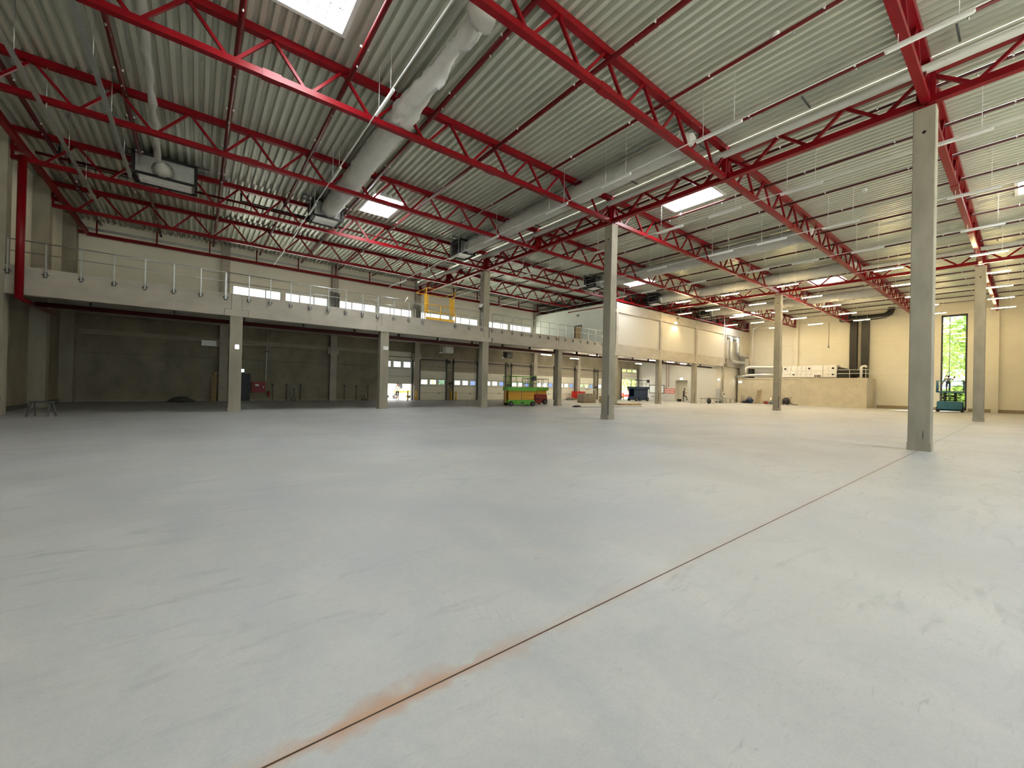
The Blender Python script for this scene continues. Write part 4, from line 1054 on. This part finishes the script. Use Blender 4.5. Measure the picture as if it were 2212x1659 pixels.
# ------------------------------------------------------------------ scissor lifts
def wheel(name, x, y, r, w, parent):
    a = -1 if y > 0 else 1
    t = MB().tube([(x, y-w/2, r), (x, y-w/2+.02, r), (x, y+w/2-.02, r), (x, y+w/2, r)], r, 18, True, [r*.86, r, r, r*.86]).build(name, 'rubber', parent, False)
    o = MB().tube([(x, y-w/2-.006, r), (x, y+w/2+.006, r)], r*.5, 12).build('hub', 'dark_grey', None)
    o.parent = t
def scissor_lift(label, loc, rz, L, W, chassis, armc, deckc, railc, zch, zdk, hr, stages, ladder=False, control=True, narrow=1.0, arm_y=None):
    s = thing('scissor_lift', label, 'lift', loc, rz, group='scissor lifts')
    r = min(.26, zch*.4)
    for sx in (-1, 1):
        for sy in (-1, 1): wheel('wheel', sx*(L/2-r-.08), sy*(W/2-.09), r, .18, s)
    MB().prism([(-L/2+.02, .14+r*.6), (-L/2+.1, zch), (L/2-.1, zch), (L/2-.02, .14+r*.6), (L/2-2*r-.25, .12), (-L/2+2*r+.25, .12)], 1, -W/2+.02+.1, W/2-.12).build('chassis', chassis, s, False)
    MB().box((-L/2+2*r+.3, -W/2+.02, .16), (L/2-2*r-.3, W/2-.02, zch-.06)).build('battery_box', chassis, s, False)
    MB().box((-.16, -W/2-.0, zch*.45), (.16, -W/2+.02, zch*.62)).build('decal_plate', 'black', s, False)
    dz = (zdk-.12-zch)/stages; la = L*.46*narrow
    for k in range(stages):
        z0 = zch+dz*k; z1 = z0+dz
        for sy in (-1, 1):
            y = sy*((W/2-.22) if arm_y is None else arm_y)
            MB().bar((-la, y, z0), (la, y, z1), .06, .11).build('scissor_arm', armc, s, False)
            MB().bar((-la, y-sy*.09, z1), (la, y-sy*.09, z0), .06, .11).build('scissor_arm', armc, s, False)
        MB().tube([(0, -W/2+.18, (z0+z1)/2), (0, W/2-.18, (z0+z1)/2)], .045, 8).build('pivot', 'dark_grey', s, False)
    MB().box((-L/2, -W/2, zdk-.14), (L/2, W/2, zdk)).build('platform', deckc, s, False)
    MB().box((-L/2, -W/2-.01, zdk), (L/2, -W/2+.02, zdk+.16)).box((-L/2, W/2-.02, zdk), (L/2, W/2+.01, zdk+.16)).build('toe_board', deckc, s, False)
    x0, x1, y0, y1 = -L/2+.03, L/2-.03, -W/2+.03, W/2-.03; zt = zdk+hr
    rg = [(x0, y0), (x1, y0), (x1, y1), (x0, y1)]
    for z, rr in ((zt, .024), (zdk+hr*.52, .018)):
        for p, q in zip(rg, rg[1:]+rg[:1]): MB().tube([(*p, z), (*q, z)], rr, 8).build('guard_rail', railc, s, False)
    nx = max(2, round(L/.62))
    for k in range(nx+1):
        x = x0+(x1-x0)*k/nx
        for y in (y0, y1): MB().tube([(x, y, zdk), (x, y, zt)], .02, 8).build('guard_post', railc, s, False)
    MB().tube([(x0, 0, zdk), (x0, 0, zt)], .02, 8).build('guard_post', railc, s, False)
    if control:
        MB().box((x1-.38, y0-.05, zt-.32), (x1-.05, y0+.12, zt+.04)).build('control_panel', 'black', s, False)
        MB().box((x1-.44, y0-.02, zt+.0), (x1+.0, y0+.16, zt+.1)).build('control_hood', railc, s, False)
    if ladder:
        for y in (-.18, .18): MB().bar((-L/2-.05, y, .22), (-L/2-.05, y, zdk-.1), .05).build('ladder_rail', armc, s, False)
        for k in range(5): MB().bar((-L/2-.05, -.18, .35+.22*k), (-L/2-.05, .18, .35+.22*k), .035).build('rung', armc, s, False)
    return s
scissor_lift('green scissor lift with yellow scissor arms beside the short column', (21.75, 26.75, 0), R(-14), 2.6, 1.2, 'green', 'scissor_yellow', 'green', 'green', .52, 1.42, 1.08, 6, True)
scissor_lift('second scissor lift with dark red body behind the green one', (25.4, 28.9, 0), R(-8), 2.3, 1.15, 'deep_red', 'scissor_yellow', 'green', 'dark_grey', .95, 1.45, .95, 4, False, False)
scissor_lift('dark blue scissor lift in front of the open loading door', (47.9, 33.0, 0), R(-10), 2.7, 1.5, 'navy', 'navy', 'navy', 'navy', .62, 1.8, 1.05, 9, False)
scissor_lift('raised teal scissor lift carrying a worker before the narrow window', (62.6, 5.0, 0), R(2), 2.6, 1.95, 'teal', 'black', 'teal', 'teal', 1.1, 2.15, 1.08, 5, False, True, .8, .42)

# ------------------------------------------------------------------ stored goods, scraps, tools
s = thing('goods_pallet', 'wrapped brown goods stacked on a pallet left of the centre column', 'pallet', (34.2, 30.2, 0), R(-12))
for y in (-.5, 0, .5): MB().box((-.85, y-.06, 0), (.85, y+.06, .1)).build('bearer', 'wood', s, False)
for k in range(7): MB().box((-.85+.25*k, -.6, .1), (-.67+.25*k, .6, .14)).build('deck_board', 'wood', s, False)
for k in range(4):
    for q in range(3): MB().box((-.84+.56*q, -.58, .15+.22*k), (-.30+.56*q, .58, .35+.22*k)).build('carton', 'wrap', s, False)
for k in range(7): MB().tube([(-.45+.15*k, -.3, 1.04), (-.45+.15*k, -.3, 1.42), (-.45+.15*k, .3, 1.42), (-.45+.15*k, .3, 1.04)], .012, 5).build('wire_loop', 'white_metal', s, False)
MB().box((.1, -.3, 1.42), (1.0, .3, 1.5)).build('white_board', 'paper', s, False)
s = thing('goods_pallet', 'second smaller wrapped pallet beside the centre column', 'pallet', (36.3, 29.4, 0), R(-12))
for y in (-.4, 0, .4): MB().box((-.4, y-.06, 0), (.4, y+.06, .1)).build('bearer', 'wood', s, False)
for k in range(3): MB().box((-.4, -.5, .12+.22*k), (.4, .5, .32+.22*k)).build('carton', 'wood', s, False)
s = thing('red_crate', 'red slatted container by the far loading doors', 'crate', (40.55, 37.3, 0))
for x in (39.8, 41.3): MB().box((x-.06, 36.9, .0), (x+.06, 37.7, .25)).build('skid', 'wood', s)
MB().box((39.72, 36.85, .25), (41.38, 37.75, 1.15)).build('body', 'bright_red', s)
for k in range(5): MB().box((39.72+.4*k, 36.82, .25), (39.79+.4*k, 36.85, 1.15)).build('rib', 'deep_red', s)
s = thing('debris_heap', 'low dark heap beside the red container', 'debris', (38.5, 36.9, 0))
for k in range(6): MB().sphere((38.0+.2*k, 36.9+.1*math.sin(k), .1), (.25, .2, .12+.06*(k % 3)), 8, 5).build('lump', 'dark_grey', s)
s = thing('plank_stack', 'loose timber planks lying on the floor right of the centre column', 'planks', (34.7, 25.0, 0), R(-8))
for k in range(6): MB().bar((-1.5+.15*(k % 3), -.3+.13*k, .06+.06*(k % 2)), (1.4+.1*(k % 2), -.35+.14*k, .06+.05*(k % 3)), .16, .05).build('plank', 'wood', s, False)
for x in (-1.1, 0, 1.1): MB().box((x-.05, -.4, 0), (x+.05, .45, .035)).build('batten', 'wood', s, False)
s = thing('hose_coil', 'black hose coil lying on the floor before the mezzanine', 'hose', (25.4, 23.5, 0))
MB().tube([(25.4+(.5-.004*k)*math.cos(k*.42), 23.5+(.3-.002*k)*math.sin(k*.42), .03+.002*k) for k in range(50)], .025, 6).build('coil', 'rubber', s)
MB().tube([(25.8, 23.4, .025), (27.5, 23.0, .025), (30, 22.7, .025), (33, 22.3, .025)], .018, 6).build('tail', 'rubber', s)
s = thing('step_ladder', 'aluminium step ladder leaning at the plant room wall', 'ladder', (61.3, 22.95, 0))
for y in (22.65, 23.25): MB().bar((61.15, y, 0), (61.6, 22.95+(y-22.95)*.75, 2.05), .06).build('stile', 'wood', s)
for k in range(7):
    t_ = (k+.7)/7.6; hw = .3*(1-.25*t_); MB().bar((61.15+.45*t_, 22.95-hw, 2.05*t_), (61.15+.45*t_, 22.95+hw, 2.05*t_), .08, .04).build('rung', 'wood', s)
MB().box((61.5, 22.76, 1.88), (61.66, 23.14, 2.02)).build('top_cap', 'white_plastic', s)
s = thing('hand_truck', 'small wire hand truck left of the ladder', 'hand truck', (61.2, 25.0, 0))
MB().tube([(61.3, 24.85, .1), (61.35, 24.85, .95), (61.35, 24.95, 1.02), (61.35, 25.05, 1.02), (61.35, 25.15, .95), (61.3, 25.15, .1)], .02, 6).build('frame', 'dark_grey', s)
MB().box((61.05, 24.83, .05), (61.3, 25.17, .08)).build('toe_plate', 'dark_grey', s)
for y in (24.8, 25.2): MB().tube([(61.32, y-.02, .1), (61.32, y+.02, .1)], .1, 10).build('wheel', 'rubber', s)
def bag(x, y, w, h, m_, label, cat='bag'):
    s = thing('tool_bag', label, cat, (x, y, 0), group='tools at the plant room wall')
    MB().sphere((x, y, h*.45), (w*.42, w*.5, h*.45), 12, 8).build('body', m_, s)
    MB().tube([(x, y-w*.3, h*.75), (x, y-w*.18, h*1.05), (x, y+w*.18, h*1.05), (x, y+w*.3, h*.75)], .025, 6).build('handle', 'black', s)
    MB().box((x-w*.44, y-w*.3, h*.55), (x+w*.1, y+w*.3, h*.6)).build('strap', 'dark_grey', s)
bag(61.1, 24.0, 1.0, .85, 'navy', 'dark blue bag just left of the ladder')
bag(61.1, 24.6, .8, .35, 'black', 'low black bag beside the hand truck')
bag(61.0, 21.9, .7, .4, 'deep_red', 'low dark red bag right of the ladder')
bag(61.0, 21.2, .6, .5, 'shirt_grey', 'grey bag beside the far column')
bag(50.35, 24.45, .55, .75, 'door_black', 'dark green bag beside the column near the person')
s = thing('pipe_offcut', 'short beige tube standing at the plant room wall', 'tube', (61.3, 21.5, 0))
MB().tube([(61.3, 21.5, 0), (61.35, 21.4, .95)], .11, 10).build('tube', 'cream_end', s)
MB().tube([(61.35, 21.4, .93), (61.352, 21.39, .97)], .12, 10).build('rim', 'wood', s)
s = thing('vacuum_cleaner', 'black drum vacuum cleaner right of the far column', 'vacuum', (61.0, 19.5, 0))
MB().tube([(61.0, 19.5, .12), (61.0, 19.5, .2), (61.0, 19.5, .7), (61.0, 19.5, .85)], .4, 16, True, [.35, .42, .42, .28]).build('drum', 'black', s)
MB().tube([(61.0, 19.5, .85), (61.0, 19.5, .95)], .25, 14).build('lid', 'dark_grey', s)
MB().tube([(60.7, 19.3, .5), (60.5, 18.9, .3), (60.6, 18.5, .06), (61.0, 18.2, .04)], .04, 8).build('hose', 'rubber', s)
MB().tube([(61.1, 19.2, .9), (61.1, 18.9, 1.0)], .03, 6).build('handle', 'black', s)
for a in (0, 2.1, 4.2): MB().sphere((61+.33*math.cos(a), 19.5+.33*math.sin(a), .06), .06, 8, 5).build('castor', 'rubber', s)
s = thing('vacuum_cleaner', 'second black machine partly hidden by the far column', 'vacuum', (61.1, 20.6, 0))
MB().box((60.8, 20.2, .1), (61.4, 20.8, .6)).build('body', 'black', s)
MB().tube([(61.1, 20.3, .6), (61.1, 20.2, 1.0)], .025, 6).build('handle', 'galv', s)
for y in (20.3, 20.7): MB().tube([(60.85, y-.03, .1), (60.85, y+.03, .1)], .1, 10).build('wheel', 'rubber', s)

# ------------------------------------------------------------------ people
def person(label, loc, rz, J, look, shirt, legs, shoe, hgt=1.0, bare_legs=False, bare_arms=True):
    """J: joint table name -> (x, y, z); local frame, facing +x"""
    p = thing('person', label, 'person', loc, rz)
    V = []; E = []; RAD = []; idx = {}
    def add(nm, co, r, par):
        idx[nm] = len(V); V.append(co); RAD.append(r)
        if par: E.append((idx[par], idx[nm]))
    add('pelvis', J['pelvis'], .135, None)
    def lerp(a, b, t): return tuple(a[i]+(b[i]-a[i])*t for i in range(3))
    add('belly', lerp(J['pelvis'], J['chest'], .5), .125, 'pelvis'); add('chest', J['chest'], .15, 'belly')
    add('neckb', lerp(J['chest'], J['neck'], .7), .085, 'chest'); add('neck', J['neck'], .055, 'neckb')
    add('jaw', lerp(J['neck'], J['head'], .55), .075, 'neck'); add('head', J['head'], .098, 'jaw')
    hd = J['head']; add('crown', (hd[0]-.01, hd[1], hd[2]+.085), .075, 'head')
    add('nose', (hd[0]+.105, hd[1], hd[2]-.01), .018, 'head')
    for sd in 'lr':
        sg = 1 if sd == 'l' else -1
        add('ear'+sd, (hd[0]-.01, hd[1]+sg*.1, hd[2]-.005), .016, 'head')
        add('sh'+sd, J['sh'+sd], .07, 'chest'); add('el'+sd, J['el'+sd], .047, 'sh'+sd); add('wr'+sd, J['wr'+sd], .033, 'el'+sd)
        e_, w_ = Vector(J['el'+sd]), Vector(J['wr'+sd]); d_ = (w_-e_).normalized()
        sidev = d_.cross(Vector((0, 0, 1)));  sidev = sidev.normalized() if sidev.length > .1 else Vector((0, 1, 0))
        pm = w_+d_*.07; add('palm'+sd, tuple(pm), .034, 'wr'+sd)
        for f in range(4):
            b_ = pm+d_*.035+sidev*(.027-.018*f); ln = (.036, .042, .040, .030)[f]
            add('f%d%s' % (f, sd), tuple(b_), .010, 'palm'+sd); add('g%d%s' % (f, sd), tuple(b_+d_*ln+Vector((0, 0, -.015))), .008, 'f%d%s' % (f, sd))
        tb = w_+d_*.04+sidev*.035; add('th'+sd, tuple(tb), .011, 'palm'+sd); add('tt'+sd, tuple(tb+d_*.04+sidev*.02), .009, 'th'+sd)
        add('hp'+sd, J['hp'+sd], .095, 'pelvis'); add('kn'+sd, J['kn'+sd], .062, 'hp'+sd)
        add('cf'+sd, lerp(J['kn'+sd], J['an'+sd], .35), .06, 'kn'+sd); add('an'+sd, J['an'+sd], .042, 'cf'+sd)
        a_ = J['an'+sd]; add('hl'+sd, (a_[0]-.04, a_[1], a_[2]-.045), .042, 'an'+sd); add('to'+sd, (a_[0]+.17, a_[1]+sg*.02, a_[2]-.05), .04, 'an'+sd)
    me = bpy.data.meshes.new('body_cage'); me.from_pydata([tuple(c*hgt for c in v) for v in V], E, [])
    o = bpy.data.objects.new('body', me); COL.objects.link(o)
    md = o.modifiers.new('skin', 'SKIN'); md.use_smooth_shade = True
    for i, sv in enumerate(me.skin_vertices[0].data):
        sv.radius = (RAD[i]*hgt, RAD[i]*hgt*(1.0 if i > 3 else .8)); sv.use_root = (i == 0)
    sb = o.modifiers.new('sub', 'SUBSURF'); sb.levels = 1; sb.render_levels = 1
    dg = bpy.context.evaluated_depsgraph_get(); nm = bpy.data.meshes.new_from_object(o.evaluated_get(dg))
    bpy.data.objects.remove(o)
    for q in ('skin', shirt, legs, shoe): nm.materials.append(MATS[q])
    vv = [Vector(v)*hgt for v in V]; inv = {i: k for k, i in idx.items()}
    for f in nm.polygons:
        f.use_smooth = True
        c = Vector(f.center); best = 1e9; bn = ''
        for a, b in E:
            A, B = vv[a], vv[b]; t = max(0, min(1, (c-A).dot(B-A)/max(1e-6, (B-A).length_squared)))
            d_ = (A+(B-A)*t-c).length/max(.02, RAD[a]*(1-t)+RAD[b]*t)
            if d_ < best: best = d_; bn = (inv[a], inv[b], t)
        a, b, t = bn
        k = 0
        if b in ('belly',): k = 1 if t > .25 else 2
        elif b in ('chest', 'neckb', 'shl', 'shr'): k = 1
        elif b[:2] == 'el': k = 1 if (not bare_arms or t < .6) else 0
        elif b[:2] == 'wr': k = 0 if bare_arms else 1
        elif b[:2] == 'hp': k = 2
        elif b[:2] == 'kn': k = 2
        elif b[:2] in ('cf', 'an'): k = 0 if bare_legs else 2
        elif b[:2] in ('hl', 'to'): k = 3
        f.material_index = k
    bo = bpy.data.objects.new('body', nm); COL.objects.link(bo); bo.parent = p
    h_ = MB(); hx, hy, hz = (c*hgt for c in hd)
    h_.sphere((hx-.022, hy, hz+.05), (.108*hgt, .104*hgt, .10*hgt), 12, 8).build('hair', 'hair', p, False)
    return p
stand = dict(pelvis=(0, 0, .95), chest=(.02, 0, 1.28), neck=(.03, 0, 1.5), head=(.05, 0, 1.66),
             shl=(.0, .19, 1.42), shr=(.0, -.19, 1.42), ell=(-.02, .27, 1.13), elr=(.10, -.27, 1.15), wrl=(.16, .24, .98), wrr=(.32, -.16, 1.12),
             hpl=(0, .1, .9), hpr=(0, -.1, .9), knl=(.02, .11, .5), knr=(.03, -.11, .5), anl=(-.02, .11, .09), anr=(-.02, -.11, .09))
J1 = dict(stand); J1.update(chest=(.05, 0, 1.28), neck=(.09, 0, 1.49), head=(.13, 0, 1.65), knr=(.36, -.1, .62), anr=(.42, -.1, .27),
                            wrl=(.30, .16, 1.12), ell=(.06, .26, 1.15), wrr=(.36, -.12, 1.18), elr=(.12, -.26, 1.18))
person('person in black clothes stepping onto a low box near the lobby doorway', (53.9, 29.75, 0), R(-50), J1, None, 'shirt_dark', 'trousers', 'shoes', 1.05)
s = thing('step_box', 'low white box under the foot of the person in black', 'box', (54.25, 29.25, 0))
MB().box((54.05, 29.05, 0), (54.5, 29.45, .2)).build('body', 'white_plastic', s); MB().box((54.03, 29.03, .2), (54.52, 29.47, .23)).build('lid', 'white_metal', s)
s = thing('cable_reel', 'dark cable reel on the floor behind the person in black', 'reel', (53.4, 30.1, 0))
MB().tube([(53.3, 29.9, .2), (53.5, 30.3, .2)], .15, 12).build('drum', 'rubber', s)
for q in ((53.3, 29.9), (53.5, 30.3)): MB().tube([(q[0]-.01, q[1]-.02, .2), (q[0]+.01, q[1]+.02, .2)], .2, 14).build('flange', 'black', s)
J2 = dict(stand); J2.update(chest=(.12, 0, 1.24), neck=(.2, 0, 1.43), head=(.26, 0, 1.56), shl=(.1, .19, 1.36), shr=(.1, -.19, 1.36),
                            elr=(.22, -.34, 1.22), wrr=(.36, -.36, 1.46), ell=(.18, .28, 1.08), wrl=(.38, .2, 1.0), knl=(.08, .12, .5), knr=(.08, -.12, .5))
person('worker in dark clothes standing on the raised teal lift', (62.4, 5.15, 2.15), R(0), J2, None, 'shirt_grey', 'trousers', 'shoes', 1.0)
s = thing('hand_tool', 'small black power tool held up by the worker on the lift', 'tool', (62.82, 4.72, 3.7))
MB().box((62.78, 4.68, 3.66), (63.0, 4.78, 3.76)).build('motor', 'black', s); MB().box((62.76, 4.69, 3.55), (62.83, 4.77, 3.7)).build('grip', 'black', s)
J3 = dict(stand); J3.update(wrl=(.12, .27, .9), wrr=(.14, -.27, .9), elr=(.0, -.28, 1.14))
person('person in white shirt and dark shorts outside the half raised door', (16.7, 41.0, -.12), R(-110), J3, None, 'shirt_white', 'trousers', 'shoes', 1.0, True)

# ------------------------------------------------------------------ outside: trees, hedge, car
def tree(name, label, x, y, z0, rx, rz, n, m_, seed, group, ls=.34):
    t = thing(name, label, 'tree', (x, y, -.12), group=group); rnd = random.Random(seed)
    mb = MB()
    lobes = [(rnd.uniform(-.6, .6)*rx, rnd.uniform(-.6, .6)*rx, z0+rz+rnd.uniform(-.65, .65)*rz, rnd.uniform(.45, .7)) for _ in range(10)]
    for _ in range(n):
        lx, ly, lz, q = rnd.choice(lobes)
        d_ = Vector((rnd.gauss(0, 1), rnd.gauss(0, 1), rnd.gauss(0, 1))).normalized() * (rnd.random()**.4)
        c = Vector((lx+d_.x*rx*q, ly+d_.y*rx*q, lz+d_.z*rz*q))
        a = Vector((rnd.gauss(0, 1), rnd.gauss(0, 1), rnd.gauss(0, .6))).normalized()*ls*rnd.uniform(.6, 1.2)
        b = Vector((rnd.gauss(0, 1), rnd.gauss(0, 1), rnd.gauss(0, .6))).normalized()*ls*.6
        mb.quad([c-a, c-b*.6, c+a, c+b*.6])
    mb.build('crown', m_, t, False)
    MB().tube([(0, 0, 0), (.05, 0, z0*.6+.3), (0, .05, z0+rz)], .2, 8, True, [.24, .18, .08]).build('trunk', 'bark', t, False)
    for k in range(4):
        a = k*1.6+seed; MB().tube([(0, 0, z0*.8), (rx*.5*math.cos(a), rx*.5*math.sin(a), z0+rz*.9)], .07, 6, True, [.09, .04]).build('branch', 'bark', t, False)
for i, (x, y, z0, rx, rz, m_) in enumerate(((75, 3.2, 2.2, 3.6, 5.0, 'leaf'), (78, 7.6, 1.8, 3.8, 5.6, 'leaf_b'), (84, .5, 2.0, 4.5, 7.0, 'leaf'), (86, 11.5, 2.5, 4.2, 6.5, 'leaf_b'), (73.5, 5.6, -.2, 2.0, 1.4, 'leaf'), (80, 3.5, -.3, 2.6, 1.8, 'leaf_b'))):
    tree('garden_tree', 'leafy green tree outside the narrow window, %s nearest the glass' % ORD[i], x, y, z0, rx, rz, 4200, m_, i+1, 'trees outside the narrow window')
for i, (x, y, z0, rx, rz, m_) in enumerate(((66, 50, 1.2, 3.6, 3.6, 'leaf_b'), (72, 52, 1.0, 4.0, 4.2, 'leaf'), (60, 54, 1.5, 3.6, 3.6, 'leaf'), (80, 56, 1.0, 4.5, 4.5, 'leaf_b'))):
    tree('garden_tree', 'leafy green tree outside the wide open door, %s nearest the doorway' % ORD[i], x, y, z0, rx, rz, 1800, m_, i+11, 'trees outside the wide door')
for i, (x, y) in enumerate(((23.5, 53), (29, 54))):
    tree('shrub', 'yellow green shrub outside the half raised door, %s from the left' % ORD[i], x, y, .3, 2.4, 1.2, 1200, 'leaf_b', i+31, 'shrubs outside the half raised door', .25)
s = thing('car', 'red hatchback parked outside the wide open loading door', 'car', (62.0, 46.2, -.12), R(65))
prof = [(-2.0, .35), (-2.05, .75), (-1.9, .95), (-1.2, 1.02), (-.55, 1.45), (.75, 1.48), (1.55, 1.05), (2.0, .95), (2.05, .4), (1.7, .28), (-1.7, .28)]
MB().prism(prof, 1, -.85, .85).build('body', 'bright_red', s, False)
for sy in (-.86, .86): MB().prism([(-1.0, 1.03), (-.5, 1.38), (.65, 1.40), (1.2, 1.05)], 1, sy-.012, sy+.012).build('side_window', 'black', s, False)
MB().quad([(-1.22, -.72, 1.03), (-.60, -.66, 1.44), (-.60, .66, 1.44), (-1.22, .72, 1.03)]).build('windscreen', 'black', s, False)
for x in (-1.3, 1.3):
    for y in (-.78, .78): wheel('wheel', x, y, .31, .2, s)
for y in (-.6, .6): MB().sphere((-2.03, y, .72), (.05, .16, .08), 8, 5).build('headlamp', 'white_plastic', s, False)
s = thing('delivery_van', 'white delivery van parked outside the half raised door', 'van', (19.6, 46.5, -.12), R(15))
MB().prism([(-2.6, .4), (-2.65, .95), (-2.2, 1.15), (-1.5, 1.95), (-1.2, 2.1), (2.6, 2.15), (2.65, .4)], 1, -.95, .95).build('body', 'white_plastic', s, False)
for sy in (-.96, .96): MB().prism([(-1.95, 1.2), (-1.45, 1.8), (-.8, 1.8), (-.8, 1.2)], 1, sy-.012, sy+.012).build('side_window', 'black', s, False)
MB().box((-2.0, -.975, .7), (2.5, -.96, .95)).build('side_stripe', 'yellow', s, False)
for x in (-1.7, 1.6):
    for y in (-.86, .86): wheel('wheel', x, y, .34, .22, s)
